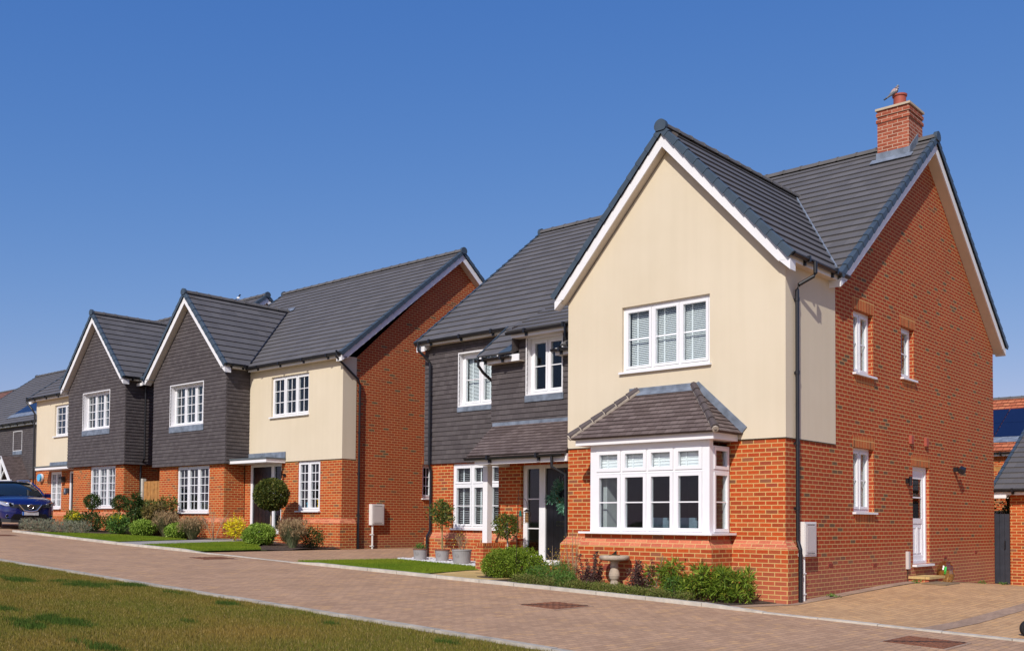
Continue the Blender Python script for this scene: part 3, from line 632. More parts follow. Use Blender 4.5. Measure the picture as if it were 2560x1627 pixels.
    window(H, LW, *uL, n=2, rec=.12, bars=(0, 1), sill=0, blind='venetian', lead=.12, liner=True, label='upstairs window with white lining in the dark tiles by the left corner')
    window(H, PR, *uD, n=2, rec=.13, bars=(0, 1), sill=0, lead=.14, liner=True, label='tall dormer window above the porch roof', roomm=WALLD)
    dm = MB(); s = Slope((0, 16.24, 5.00), (1, 0, 0), (0, 17.27-16.24, .83)); l2 = math.hypot(1.03, .83)
    strips(dm, s, rect(-15.62, -14.62, 0, l2), gauge=.3, t=.03); strips(dm, s, rect(-13.22, -12.5, 0, l2), gauge=.3, t=.03)
    s = Slope((0, 16.20, 5.46), (1, 0, 0), (0, 1.7, .92)); strips(dm, s, rect(-14.72, -12.5, 0, 1.9), gauge=.3, t=.03)
    for xx in (-15.62,): dm.poly([(xx, 16.24, 4.97), (xx, 17.27, 5.8), (xx, 17.27, 5.86), (xx, 16.24, 5.03)])
    dm.build('dormer_roof', ROOF, H)
    eaves(H, 'X', 16.2, 1, -14.62, -12.55, 5.325, 5.475, 16.5, gut=(-14.70, -12.55), inset=.04)
    eaves(H, 'X', 16.24, 1, -15.46, -14.42, 4.83, 4.98, 16.5, gut=(-15.66, -14.62), inset=.04); eaves(H, 'X', 16.24, 1, -13.4, -12.55, 4.83, 4.98, 16.5, gut=(-13.45, -12.55), inset=.04)
    fl = MB(); fl.prism([Vector((-15.64, 16.23, 5.0)), Vector((-15.64, 17.25, 5.83)), Vector((-15.64, 17.25, 5.87)), Vector((-15.64, 16.23, 5.045))], (0, 0, 0), (.03, 0, 0))
    s = Slope((0, 16.24, 5.00), (1, 0, 0), (0, 1.03, .83)); fl.poly([s(-14.98, .0, .045), s(-14.62, .0, .045), s(-14.62, .42, .045), s(-14.78, .42, .045)])
    fl.build('verge_trim', VERGE, H)
    # ---- porch
    pr = MB(); s = Slope((0, 15.52, 2.73), (1, 0, 0), (0, .98, .74)); lp_ = math.hypot(.98, .74); strips(pr, s, [(-15.22, 0), (-12.5, 0), (-12.5, lp_), (-15.36, lp_)], gauge=.112, t=.016, jit=.002)
    pr.poly([(-15.24, 15.52, 2.70), (-12.5, 15.52, 2.70), (-12.5, 16.5, 3.44), (-15.36, 16.5, 3.44)]); pr.poly([(-15.26, 15.52, 2.70), (-15.36, 16.5, 3.46), (-15.36, 16.5, 2.7)]); pr.build('porch_roof', SLATE_R, H)
    fl = MB(); fl.box(-15.36, -12.52, 16.46, 16.497, 3.43, 3.53); fl.build('porch_flashing', LEAD, H)
    gutter(H, (-15.26, 15.50, 2.69), (-12.54, 15.50, 2.69)); f = MB(); f.box(-15.05, -12.51, 15.58, 15.72, 2.545, 2.70); f.box(-15.05, -14.93, 15.72, 16.58, 2.545, 2.70); f.box(-15.05, -12.51, 15.72, 16.58, 2.62, 2.64); f.build('porch_beam', WBOARD, H)
    downpipe(H, [(-12.83, 15.50, 2.66), (-12.83, 15.50, 2.43), (-12.60, 15.66, 2.28), (-12.58, 15.68, .3)])
    p = MB(); p.box(-15.20, -15.06, 16.0, 16.15, .87, 2.545); p.build('porch_post', WBOARD, H)
    q = MB(); q.box(-15.21, -14.98, 15.8, 16.58, zb, .80); q.build('porch_pier', BRICK_LOW, H); q = MB(); q.box(-15.212, -14.978, 15.798, 16.58, .80, .868); q.build('pier_coping', SOLDIER, H)
    # front door
    DP = Pl('Y', 16.70); f = MB(); pbox(f, DP, -14.60, -14.49, .52, 2.57, -.03, .03); pbox(f, DP, -14.145, -13.975, .52, 2.57, -.03, .03); pbox(f, DP, -13.06, -12.95, .52, 2.57, -.03, .03)
    pbox(f, DP, -14.49, -13.06, 2.49, 2.57, -.03, .028); pbox(f, DP, -14.49, -14.145, .52, .62, -.03, .028); pbox(f, DP, -14.62, -12.9, .42, .52, -.05, .12)
    for z in (1.19, 1.83): pbox(f, DP, -14.49, -14.145, z-.012, z+.012, -.02, .0)
    F = f.build('door_frame', UPVC, H); g = MB(); pbox(g, DP, -14.49, -14.145, .62, 2.49, -.02, -.012); g.build('sidelight', GLASSD, F)
    r = MB(); r.poly([DP(-14.49, .5, -.4), DP(-14.14, .5, -.4), DP(-14.14, 2.5, -.4), DP(-14.49, 2.5, -.4)]); r.build('hall_curtain', plain('green grey hall', (.12, .20, .17), .9), F)
    d = MB(); pbox(d, DP, -13.975, -13.06, .52, 2.49, -.03, -.008)
    for x in np.linspace(-13.9, -13.14, 7): pbox(d, DP, x, x+.006, .6, 2.4, -.008, -.004)
    D = d.build('front_door', BLACKD, H); lb = MB(); pframe(lb, DP, -13.68, -13.36, 1.25, 1.345, .008, -.008, .002); lb.build('letterbox', CHROME, D)
    text_obj('1', .17, DP(-13.60, 2.25, .0), (math.pi/2, 0, 0), MATS.get('digit') or mat('digit', (.16, .16, .17), .4), D, 'house_number'); text_obj('4', .17, DP(-13.50, 2.25, .0), (math.pi/2, 0, 0), MATS['digit'], D, 'house_number')
    # ---- side door
    SD = Pl('X', XF-.1); f = MB(); pframe(f, SD, 21.36, 22.33, .50, 2.57, .07, -.03, .03); F = f.build('door_frame', UPVC, H); d = MB()
    pframe(d, SD, 21.43, 22.26, .57, 2.42, .11, -.03, .0); pbox(d, SD, 21.43, 22.26, 2.42, 2.5, -.03, -.004); pbox(d, SD, 21.54, 22.15, .68, 1.36, -.02, -.01); pbox(d, SD, 21.54, 22.15, 1.36, 1.47, -.03, .004)
    for a, c in ((21.58, 21.80), (21.88, 22.10)): pframe(d, SD, a, c, .72, 1.28, .02, -.01, .0)
    pbox(d, SD, 21.54, 22.15, 1.90, 1.93, -.02, -.004); D = d.build('side_door', UPVC, H); g = MB(); pbox(g, SD, 21.54, 22.15, 1.47, 2.31, -.02, -.012); g.build('door_glass', GLASS, D)
    h = MB(); pbox(h, SD, 21.47, 21.49, 1.45, 1.65, 0, .01); pbox(h, SD, 21.47, 21.58, 1.58, 1.60, .03, .045); h.build('handle', STEEL, D); r = MB(); r.poly([SD(21.3, .5, -.5), SD(22.4, .5, -.5), SD(22.4, 2.6, -.5), SD(21.3, 2.6, -.5)]); r.build('room_interior', CURT, D)
    s = MB(); pbox(s, SIDE, 21.32, 22.38, .455, .497, -.12, .09); s.build('door_sill', UPVC, H)
    s = MB(); pbox(s, SIDE, 21.12, 21.97, -.3, .215, .0, .40); st = s.build('door_step', BRICK_LOW, H); s = MB(); pbox(s, SIDE, 21.09, 22.0, .217, .267, .0, .43); s.build('step_slab', YPATH, st)
    # lamps, vents, meter
    l = MB()
    l.tube([SIDE(21.0, 2.14, .09), SIDE(21.0, 2.33, .09)], .032, 12); pbox(l, SIDE, 20.96, 21.04, 2.19, 2.29, 0, .06); l.build('wall_lamp', BLACKP, H)
    l = MB(); pbox(l, SIDE, 23.86, 23.92, 2.55, 2.65, 0, .10); l.obox(SIDE(23.98, 2.58, .16), (.05, .02, -.02), (0, .085, .03), (.015, -.015, .055)); l.build('security_light', BLACKP, H)
    for a in (21.18, 22.04): b = MB(); pbox(b, SIDE, a, a+.13, 3.02, 3.20, 0, .055); b.build('flue_vent', CLAY, H)
    meter(H, SIDE, 16.06, 16.51, .78, 1.37, .02)
    b = MB(); pbox(b, SIDE, 20.95, 21.05, .42, .78, 0, .06); b.build('junction_box', METER, H); downpipe(H, [SIDE(21, .44, .02), SIDE(21, .15, .02)], r=.008, m=STEEL)
    px = lambda y, z, o=.07: SIDE(y, z, o)
    downpipe(H, [(-7.54, 16.12, 5.80), (-7.54, 16.12, 5.60), (-7.56, 16.10, 5.55), (-7.75, 15.93, 5.40), (-7.775, 15.92, 5.32), (-7.775, 15.92, 1.05), (-7.725, 15.91, .9), (-7.725, 15.91, .02)],
             clips=[((-7.775, 15.92, z), (-1, 0, 0)) for z in (5.15, 3.9, 2.7, 1.6)]+[((-7.725, 15.91, .55), (-1, 0, 0))])
    downpipe(H, [(-18.62, 17.20, 5.80), (-18.62, 17.20, 5.62), (-18.48, 17.36, 5.42), (-18.42, 17.43, 5.30), (-18.42, 17.43, 2.75), (-18.42, 17.49, 2.6), (-18.42, 17.49, 1.1), (-18.42, 17.38, .95), (-18.42, 17.38, .3)], clips=[((-18.42, 17.43, z), (0, 1, 0)) for z in (4.5, 3.5)])
    downpipe(H, [(-15.52, 16.16, 4.93), (-15.52, 16.16, 4.80), (-15.50, 16.3, 4.66), (-15.47, 16.56, 4.5)])
    downpipe(H, [(-13.0, 16.12, 5.42), (-13.0, 16.12, 5.16), (-12.98, 16.14, 5.08)])
    return H
def house_pair(label, Z, mx0, mx1, gc, YC, YG, cream, gwin, uwin, cwin_g, cwin_u, canopy, door, rYs, winlab):
    """two-storey house with a tile-hung front gable beside a cream rendered bay; Z = level, gc = gable centre"""
    H = thing('brick_house', ((mx0+mx1)/2, YC+4, Z), label, 'house')
    zb = Z-3.6+2.4; RB = Z+3.114-.0; YB = 2*rYs-YC
    C = Pl('Y', YC); g0, g1 = gc-2.0, gc+2.0; t0, t1 = gc-2.26, gc+2.24; G = Pl('Y', YG+.12); T = Pl('Y', YG)
    rZ = Z+10.06; eY = YC-.27; eZ = Z+6.14; sl_ = (rZ-eZ)/(rYs-eY); apex = rZ-.25/math.cos(math.atan(sl_))
    SR = Pl('X', mx1); SLf = Pl('X', mx0, -1)
    cr0, cr1 = cream
    right = cr1 > gc
    # brick
    side = [(YC+(.5 if right else 0), zb), (YB, zb), (YB, Z+6.1), (rYs, apex), (YC+(.5 if right else 0), Z+6.1)]
    if not right: side = [(YG+.12, zb), (YB, zb), (YB, Z+6.1), (rYs, apex), (YC, Z+6.1), (YG+.12, Z+6.1)]
    wallmesh(H, 'side_wall', BRICK_S if right else BRICK, [(SR, side, dict(holes=[(21.54, 22.45, Z+2.04, Z+3.10)] if right else [], reveal=.1))]+([(SR, rect(YC+.016, YC+.5, zb, RB), {})] if right else []))
    it = [(C, rect(cr0, cr1, zb, RB), dict(holes=cwin_g+[door], off=-.016, reveal=.09)), (G, rect(g0, g1, zb, Z+3.12), dict(holes=[gwin], reveal=.1)),
          (Pl('X', g1 if right else g1-.004), rect(YG+.12, YC, zb, Z+3.1), {}), (Pl('X', g0, -1), rect(YG+.12, YC, zb, Z+3.1), {}), (SLf, [(YC, zb), (YB, zb), (YB, Z+6.1), (rYs, apex), (YC, Z+6.1)], {}), (Pl('Y', YB, -1), rect(mx0, mx1, zb, Z+6.2), {})]
    if right: it.append((C, rect(mx0, g0, zb, Z+6.2), {}))
    wallmesh(H, 'wall', BRICK, it)
    cq = cr1+(.016 if right else 0); r = MB(); panel(r, C, rect(cr0, cq, RB, Z+6.05), holes=cwin_u, reveal=.10)
    if right: panel(r, SR, rect(YC, YC+.5, RB, Z+6.1), off=.016); r.poly([SR(YC+.5, RB, .016), SR(YC+.5, Z+6.1, .016), SR(YC+.5, Z+6.1, 0), SR(YC+.5, RB, 0)]); r.poly([SR(YC, RB, .016), SR(YC+.5, RB, .016), SR(YC+.5, RB, 0), SR(YC, RB, 0)])
    else: panel(r, Pl('X', cr0, -1), rect(YC, YC+.5, RB, Z+6.1))
    r.poly([C(cr0, RB, 0), C(cr1, RB, 0), C(cr1, RB, -.03), C(cr0, RB, -.03)]); r.build('cream_render', RENDER, H)
    b = MB(); pbox(b, C, cr0, cr1, RB-.012, RB-.001, -.01, .008); b.build('render_stop_bead', BLACKP, H)
    # plinth
    o, zt, zl = .1, Z+1.386, Z+1.245; pm = MB(); pb = MB()
    def pl_(p, a, b_, r0, r1, to=0): wedge_plinth(pm, p, a, b_, zt, zl, o, r0, r1, to); panel(pb, p, rect(a-(o if r0 else 0), b_+(o if r1 else 0), zb, zl), off=o)
    pl_(G, g0, g1, True, True); pl_(Pl('X', g1), YG+.12, YC, True, False); pl_(Pl('X', g0, -1), YG+.12, YC, True, False)
    if right: pl_(C, door[1]+.05, cr1, False, True, -.016); pl_(SR, YC, YC+.5, True, False, 0)
    else: pl_(C, cr0, g0-.1, True, False, -.016)
    pm.build('plinth_bevel', PLINTH, H); pb.build('plinth_wall', BRICK_LOW, H)
    airbrick(H, Pl('Y', YC-.1), (cr0+cr1)/2+.9 if right else cr0+1, Z+.90); 
    # hanging tiles
    gs = 1.03; gE = Z+6.19; geL, geR = gc-2.52, gc+2.50; gZ = gE+gs*2.51; ga = gZ-.26/math.cos(math.atan(gs)); top = lambda x: ga-gs*abs(x-gc)
    th = MB(); strips(th, T, [(t0, Z+3.095), (t1, Z+3.095), (t1, top(t1)), (gc, ga), (t0, top(t0))], holes=[uwin])
    strips(th, Pl('X', t1), rect(YG, YC if right else YC+3.2, Z+3.095, Z+6.1)); strips(th, Pl('X', t0, -1), rect(YG, YC, Z+3.095, Z+6.1))
    th.poly([(t0, YG-.01, Z+3.093), (t1, YG-.01, Z+3.093), (t1, YG+.2, Z+3.093), (t0, YG+.2, Z+3.093)]); th.poly([(g1, YG, Z+3.093), (t1+.01, YG, Z+3.093), (t1+.01, YC, Z+3.093), (g1, YC, Z+3.093)])
    th.build('hanging_tiles', SLATE_W, H)
    window(H, T, *uwin, n=3, rec=.16, bars=(1, 3), sill=0, lead=.20, liner=True, fr=.045, sash=.045, label=winlab[0], roomm=CURT)
    window(H, G, *gwin, n=3, rec=.05, bars=(1, 4), sill=.07, fr=.05, sash=.045, label=winlab[1], blind=None if right else 'open')
    for w_ in cwin_u: window(H, C, *w_, n=3 if right else 2, rec=.07, bars=(1, 2 if right else 3), sill=.07, fr=.05, sash=.045, label=winlab[2], blind=None)
    for w_ in cwin_g:
        def flowers(pl, u0, u1, v0, o_, w):
            for k, (x, c) in enumerate(((.28, (.02, .35, .5)), (.36, (.8, .78, .7)), (.75, (.8, .45, .02)), (.85, (.75, .6, .1)))):
                f = MB(); X = u0+(u1-u0)*x
                for j in range(7): f.obox(pl(X+random.uniform(-.04, .04), v0+.2+random.uniform(0, .12), o_+random.uniform(0, .04)), (.025, 0, .01), (0, .02, 0), (-.01, 0, .025))
                f.obox(pl(X, v0+.12, o_), (.04, 0, 0), (0, .04, 0), (0, 0, .06)); f.build('flower_pot', plain('pot flower %d' % k, c, .8), w)
        window(H, C, *w_, n=2, rec=.05, bars=(1, 4), sill=.07, fr=.05, sash=.045, label=winlab[3], blind=None if right else 'open', items=flowers if right else None)
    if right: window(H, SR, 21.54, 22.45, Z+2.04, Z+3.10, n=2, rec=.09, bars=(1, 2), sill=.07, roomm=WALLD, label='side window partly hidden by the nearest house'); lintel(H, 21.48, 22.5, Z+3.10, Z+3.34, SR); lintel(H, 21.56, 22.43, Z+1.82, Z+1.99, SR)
    # roofs
    a0, a1 = mx0-.25, (mx1+.25 if right else mx1+.67)
    gable_roof(H, 'X', rYs, rZ, eY, 2*rYs-eY, eZ, a0, a1, walls=(mx0, mx1), zs=Z+6.01, wallspan=(YC, YB))
    gable_roof(H, 'Y', gc, gZ, geL, geR, gE, YG-.24, rYs-(rZ-gZ)/sl_+.1, walls=(YG, None), verge=(True, False), zs=Z+6.08, wallspan=(t0, t1), far=eY+.35)
    lo, hi = (geR-.05, mx1+.2) if right else (mx0-.2, geL+.05)
    eaves(H, 'X', eY, 1, lo, hi, Z+6.01, eZ+.01, YC, gut=(lo-.02, hi)); 
    eaves(H, 'Y', geR, -1, YG-.2, YC-.15 if right else YC+.5, Z+6.08, gE+.02, t1, gut=(YG-.2, YC-.2 if right else YC+.5)); eaves(H, 'Y', geL, 1, YG-.2, YC-.1, Z+6.08, gE+.02, t0)
    eaves(H, 'X', 2*rYs-eY, -1, mx0, mx1, Z+6.01, eZ+.01, YB)
    if right: b = MB(); b.box(mx1, mx1+.21, YC-.21, YC+.0, Z+6.008, Z+6.2); b.build('eaves_box_end', WBOARD, H)
    zc = lambda x: gZ-gs*abs(x-gc); yv = lambda z: rYs-(rZ-z)/sl_; vl = MB()
    for xe in (geR, geL): vl.tube([(xe*.98+gc*.02, yv(zc(xe*.98+gc*.02)), zc(xe*.98+gc*.02)+.05), (gc, yv(gZ), gZ+.05)], .028, 6)
    vl.build('valley_flashing', BLACKP, H)
    ld = MB(); s = Slope((0, eY, eZ), (1, 0, 0), (0, rYs-eY, rZ-eZ)); vv = (yv(gZ)-eY)*math.hypot(rYs-eY, rZ-eZ)/(rYs-eY); ld.poly([s(gc-.25, vv-.05, .05), s(gc+.35, vv-.05, .05), s(gc+.2, vv+.22, .05), s(gc-.2, vv+.22, .05)]); ld.build('lead_saddle', LEAD, H)
    # flat canopy over the door
    c = MB(); x0, x1, y0, z0 = canopy; c.box(x0, x1, y0, YC-.001, z0, z0+.105); Cn = c.build('canopy', WBOARD, H)
    c = MB(); c.box(x0-.03, x1+.03, y0-.03, YC-.002, z0+.107, z0+.15); c.build('canopy_top', plain('grey canopy felt', (.10, .12, .13), .7), Cn)
    c = MB(); c.prism([Vector((0, YC-.03, z0+.15)), Vector((0, YC-.003, z0+.15)), Vector((0, YC-.003, z0+.35)), Vector((0, YC-.02, z0+.35))], (x0+.02, 0, 0), (x1+.02, 0, 0)); c.build('canopy_lead', LEAD, Cn)
    return H, C
def plain_door(H, Pn, x0, x1, z0, z1, side=None, num=None):
    DP = Pn; f = MB(); e = side or x1
    pbox(f, DP, x0, x0+.1, z0, z1, -.09, -.02); pbox(f, DP, e-.02 if side else x1-.1, (e+.13) if side else x1, z0, z1, -.09, -.02); pbox(f, DP, x0+.1, x1, z1-.08, z1, -.09, -.021)
    if side: pbox(f, DP, x1-.03, x1, z0, z1, -.09, -.02); pbox(f, DP, side+.13, x1-.03, z0, z0+.06, -.09, -.021); pbox(f, DP, side+.13, x1-.03, z0+1.22, z0+1.245, -.075, -.05)
    pbox(f, DP, x0, x1, z0-.09, z0, -.09, .06); F = f.build('door_frame', UPVC, H)
    d = MB(); pbox(d, DP, x0+.1, e-.02 if side else x1-.1, z0, z1-.08, -.08, -.055)
    for x in np.linspace(x0+.2, (e or x1)-.15, 5): pbox(d, DP, x, x+.006, z0+.1, z1-.25, -.055, -.05)
    D = d.build('front_door', BLACKD, H)
    if side: g = MB(); pbox(g, DP, side+.13, x1-.03, z0+.06, z1-.08, -.075, -.068); g.build('sidelight', GLASSD, F); r = MB(); r.poly([DP(side, z0, -.5), DP(x1+.1, z0, -.5), DP(x1+.1, z1, -.5), DP(side, z1, -.5)]); r.build('hall_curtain', WALLD, F)
    return D
def houses_two_three():
    H, C = house_pair('middle house with dark tile-hung gable and a black door behind the ball-topped tree', 0, -32.3, -23.06, -30.0, 18.35, 17.50, (-27.98, -23.06),
        (-30.85, -28.87, 1.556, 3.07), (-31.12, -29.09, 4.44, 5.78), [(-25.16, -24.07, 1.61, 3.10)], [(-26.58, -24.66, 4.52, 5.77)], (-27.80, -25.79, 17.65, 3.075), (-27.66, -26.0, .90, 3.07), 23.0,
        ('upstairs window with white lining in the dark gable', 'ground floor window below the dark gable', 'upstairs window in the cream wall', 'narrow ground floor window right of the front door'))
    D = plain_door(H, C, -27.66, -26.0, .99, 3.07, side=-26.52)
    m = MB(); m.tube([C(-27.04, 2.08, -.05), C(-27.04, 2.08, -.03)], .014, 8); m.build('spyhole', CHROME, D)
    l = MB(); l.tube([C(-25.86, 2.60, .11), C(-25.86, 2.84, .11)], .036, 12); l.tube([C(-25.86, 2.72, .1), C(-25.86, 2.72, -.02)], .02, 8); l.tube([C(-25.80, 2.70, .0), C(-25.80, 2.70, .03)], .05, 12); l.build('wall_lamp', BLACKP, H)
    l = MB(); pbox(l, C, -25.97, -25.90, 2.18, 2.40, -.02, .03); l.build('doorbell', BLACKP, H)
    S = Pl('X', -23.06); meter(H, S, 19.40, 19.88, 1.20, 1.82, .46)
    downpipe(H, [(-22.95, 18.02, 6.20), (-22.95, 18.02, 6.02), (-22.97, 18.2, 5.9), (-22.98, 18.86, 5.45), (-22.98, 18.93, 5.3), (-22.98, 18.93, .45)], clips=[((-22.98, 18.93, z), (-1, 0, 0)) for z in (5.1, 3.9, 2.7, 1.5)])
    H3, C3 = house_pair('far dark-gabled house with a blue alarm box on its cream-topped left wall', .19, -43.2, -34.52, -36.52, 18.15, 17.51, (-43.2, -38.52),
        (-37.14, -35.16, 1.735, 3.27), (-37.52, -35.44, 4.66, 6.02), [(-41.75, -40.75, 1.73, 3.22)], [(-41.45, -39.6, 4.66, 5.93)], (-41.8, -38.8, 17.55, 3.26), (-40.0, -38.9, 1.1, 3.2), 23.1,
        ('upstairs window with white lining in the further dark gable', 'ground floor window below the further dark gable', 'upstairs window in the further cream wall', 'narrow ground floor window by the alarm box'))
    plain_door(H3, C3, -40.0, -38.9, 1.2, 3.2)
    downpipe(H3, [(-43.5, 17.85, 6.4), (-43.5, 17.85, 6.2), (-43.3, 18.0, 5.9), (-43.16, 18.06, 5.7), (-43.16, 18.06, 1.2)], r=.04)
    downpipe(H3, [(-34.15, 18.2, 6.2), (-34.15, 18.2, 3.5), (-34.40, 18.2, 3.25), (-34.40, 18.2, 1.1)], r=.036)
    a = MB(); a.lathe([(.01, 0), (.15, 0), (.16, .02), (.16, .07), (.15, .09)], (0, 0, 0), 20); 
    a2 = MB()
    for n_, mm, y0, rr in (('alarm_box', UPVC, 18.135, .17), ('alarm_cover', plain('sky blue alarm cover', (.10, .42, .72), .4), 18.06, .155)):
        q = MB(); q.tube([(-42.5, y0, 3.0), (-42.5, y0-.07, 3.0)], rr, 20); q.build(n_, mm, H3)
    q = MB(); pbox(q, C3, -40.62, -40.38, 2.78, 3.0, 0, .16); q.build('wall_lamp', plain('grey lamp', (.07, .065, .065), .5), H3)
    q = MB(); pbox(q, C3, -40.46, -40.22, 2.30, 2.54, 0, .02); s = q.build('house_sign', plain('slate blue sign', (.05, .075, .11), .5), H3)
    text_obj('1', .18, C3(-40.34, 2.42, .025), (math.pi/2, 0, 0), UPVC, s, 'sign_number')
    q = MB(); pbox(q, C3, -40.10, -40.02, 2.32, 2.54, 0, .04); q.build('doorbell', BLACKP, H3)

def simple_house(name, label, x0, x1, yf, yb, z0, ez, rz, wallm, lower=None, roofm=ROOF, gauge=.3, panels=None, cat='house'):
    H = thing(name, ((x0+x1)/2, yf, z0), label, cat); ry = (yf+yb)/2; sl = (rz-ez)/(ry-yf+.3); ap = rz-.1
    mb = MB()
    if lower: panel(mb, Pl('Y', yf+.02), rect(x0, x1, z0-1, lower))
    else: panel(mb, Pl('Y', yf), rect(x0, x1, z0-1, ez+.05))
    for P_ in (Pl('X', x1), Pl('X', x0, -1)): panel(mb, P_, [(yf, z0-1), (yb, z0-1), (yb, ez), (ry, ap), (yf, ez)])
    panel(mb, Pl('Y', yb, -1), rect(x0, x1, z0-1, ez+.1)); mb.build('wall', BRICK, H)
    if lower: t = MB(); strips(t, Pl('Y', yf-.02), rect(x0, x1, lower, ez+.02)); t.build('hanging_tiles', SLATE_W, H)
    roof, S = gable_roof(H, 'X', ry, rz, yf-.3, yb+.3, ez+.05, x0-.2, x1+.2, walls=(x0, x1), zs=ez-.1, wallspan=(yf, yb), m=roofm, gauge=gauge)
    eaves(H, 'X', yf-.3, 1, x0-.15, x1+.15, ez-.13, ez+.03, yf, gut=(x0-.18, x1+.18))
    if panels:
        s = S[0][0]; u0, n, wd, v0, v1 = panels
        for i in range(n):
            for k, (a, b_) in enumerate(((v0, (v0+v1)/2-.01), ((v0+v1)/2+.01, v1))):
                p = MB(); A = u0+i*wd; c = [s(A, a, .07), s(A+wd-.03, a, .07), s(A+wd-.03, b_, .07), s(A, b_, .07)]; d = s.N*-.05
                p.poly(c); p.poly([q+d for q in c][::-1]); [p.poly([c[j], c[(j+1) % 4], c[(j+1) % 4]+d, c[j]+d]) for j in range(4)]
                p.build('solar_panel', MATS['solar'], roof)
        l = MB(); l.poly([s(u0-.2, v0-.45, .05), s(u0+n*wd+.2, v0-.45, .05), s(u0+n*wd+.2, v0, .06), s(u0-.2, v0, .06)]); l.build('lead_apron', LEAD, roof)
    return H, S
def other_buildings():
    mat('solar', (.006, .012, .045), .3, 0, .4)
    H, S = simple_house('tile_hung_house', 'dark tile-hung house at the left edge with a small white gabled porch canopy', -66.5, -54.3, 23, 33, 1.3, 6.45, 10.50, BRICK, lower=3.42, panels=(-58.9, 5, 1.0, 1.05, 3.2))
    window(H, Pl('Y', 23-.02), -57.55, -56.45, 5.02, 6.05, n=1, rec=.14, bars=(0, 1), sill=0, lead=.2, liner=True, roomm=CURT)
    window(H, Pl('Y', 23.02), -64.0, -62.2, 1.9, 3.2, n=3, rec=.05, bars=(0, 1), sill=.05, roomm=CURT)
    px, py, pz, hw, rs = -56.55, 21.95, 3.22, 1.35, 1.42
    c = MB()
    for sg in (-1, 1):
        s = Slope((px+sg*hw, 0, pz), (0, 1, 0), (-sg*hw, 0, rs)); l_ = math.hypot(hw, rs); strips(c, s, rect(py, 23, 0, l_), gauge=.115, t=.016)
    Cn = c.build('porch_canopy', SLATE_R, H); b = MB()
    for sg in (-1, 1):
        d = Vector((-sg*hw, 0, rs)); s = Slope((px+sg*hw, 0, pz), (0, 1, 0), tuple(d)); b.poly([s(py-.02, -.05, .0), s(py-.02, d.length, .0), s(py-.02, d.length, -.16), s(py-.02, -.05, -.16)])
        b.prism([s(0, -.05, .0), s(0, d.length, .0), s(0, d.length, -.16), s(0, -.05, -.16)], (0, py-.06, 0), (0, py, 0)); b.box(px+sg*hw-.06, px+sg*hw+.06, py, 23, pz-.16, pz+.02)
        b.tube([(px+sg*.5, py-.03, pz+.62), (px+sg*.05, py-.03, pz+.15)], .05, 6); b.tube([(px+sg*(hw-.1), 22.2, pz-.15), (px+sg*(hw-.1), 22.9, pz-.8)], .05, 6)
    b.box(px-hw, px+hw, py-.05, py+.03, pz+.0, pz+.13); b.box(px-.06, px+.06, py-.04, py+.02, pz+.1, pz+1.2); b.build('canopy_frame', WBOARD, Cn); s = MB(); s.box(px-hw+.05, px+hw-.05, py+.03, 23, pz-.02, pz+.0); s.build('canopy_ceiling', SOFFIT, Cn)
    d = MB(); d.box(px-.5, px+.5, 22.97, 23.03, 1.35, 3.3); d.build('front_door', BLACKD, H)
    # reddish roofed house beyond it
    simple_house('brown_roofed_house', 'brown-roofed house with solar panels, beyond the tile-hung house at the left edge', -96, -74.5, 28, 39, 1.3, 7.2, 11.6, BRICK, roofm=BROWNROOF, panels=(-84.5, 7, 1.1, 3.0, 5.6))
    # orange roofed house behind, right
    H, S = simple_house('orange_roofed_house', 'brick house with an orange pantile roof and big solar panels behind the garage', -22, 2, 42, 50, -.4, 4.15, 6.72, BRICK, roofm=REDROOF, panels=(-18.2, 12, 1.15, 1.15, 3.75))
    window(H, Pl('Y', 42), -12.9, -11.5, 2.6, 3.82, n=2, rec=.05, bars=(0, 1), sill=.05, blind='open', roomm=WALLD); lintel(H, -13.1, -11.3, 3.82, 4.05, Pl('Y', 42))
    # garage
    G = thing('garage', (-5, 27.2, -.2), 'low brick garage with dark tiled roof at the right edge, beside the grey gate', 'garage'); zb = -1
    w_ = MB(); panel(w_, Pl('Y', 27.2), rect(-7.58, -1.8, zb, 2.2)); panel(w_, Pl('X', -7.58, -1), [(27.2, zb), (33.2, zb), (33.2, 2.2), (30.2, 3.9), (27.2, 2.2)]); panel(w_, Pl('X', -1.8), [(27.2, zb), (33.2, zb), (33.2, 2.2), (30.2, 3.9), (27.2, 2.2)]); panel(w_, Pl('Y', 33.2, -1), rect(-7.58, -1.8, zb, 2.2)); w_.build('wall', BRICK, G)
    gable_roof(G, 'X', 30.2, 4.1, 26.85, 33.5, 2.22, -7.93, -1.6, walls=(-7.58, -1.8), zs=2.09, wallspan=(27.2, 33.2))
    eaves(G, 'X', 26.85, 1, -7.9, -1.6, 2.09, 2.25, 27.2, gut=(-7.95, -1.6)); d = MB(); d.box(-6.9, -4.3, 27.15, 27.19, -.2, 1.95); d.build('garage_door', DARKGATE, G)
    b = MB(); b.box(-7.10, -7.0, 27.12, 27.2, .95, 1.02); b.build('tap', BLACKP, G)
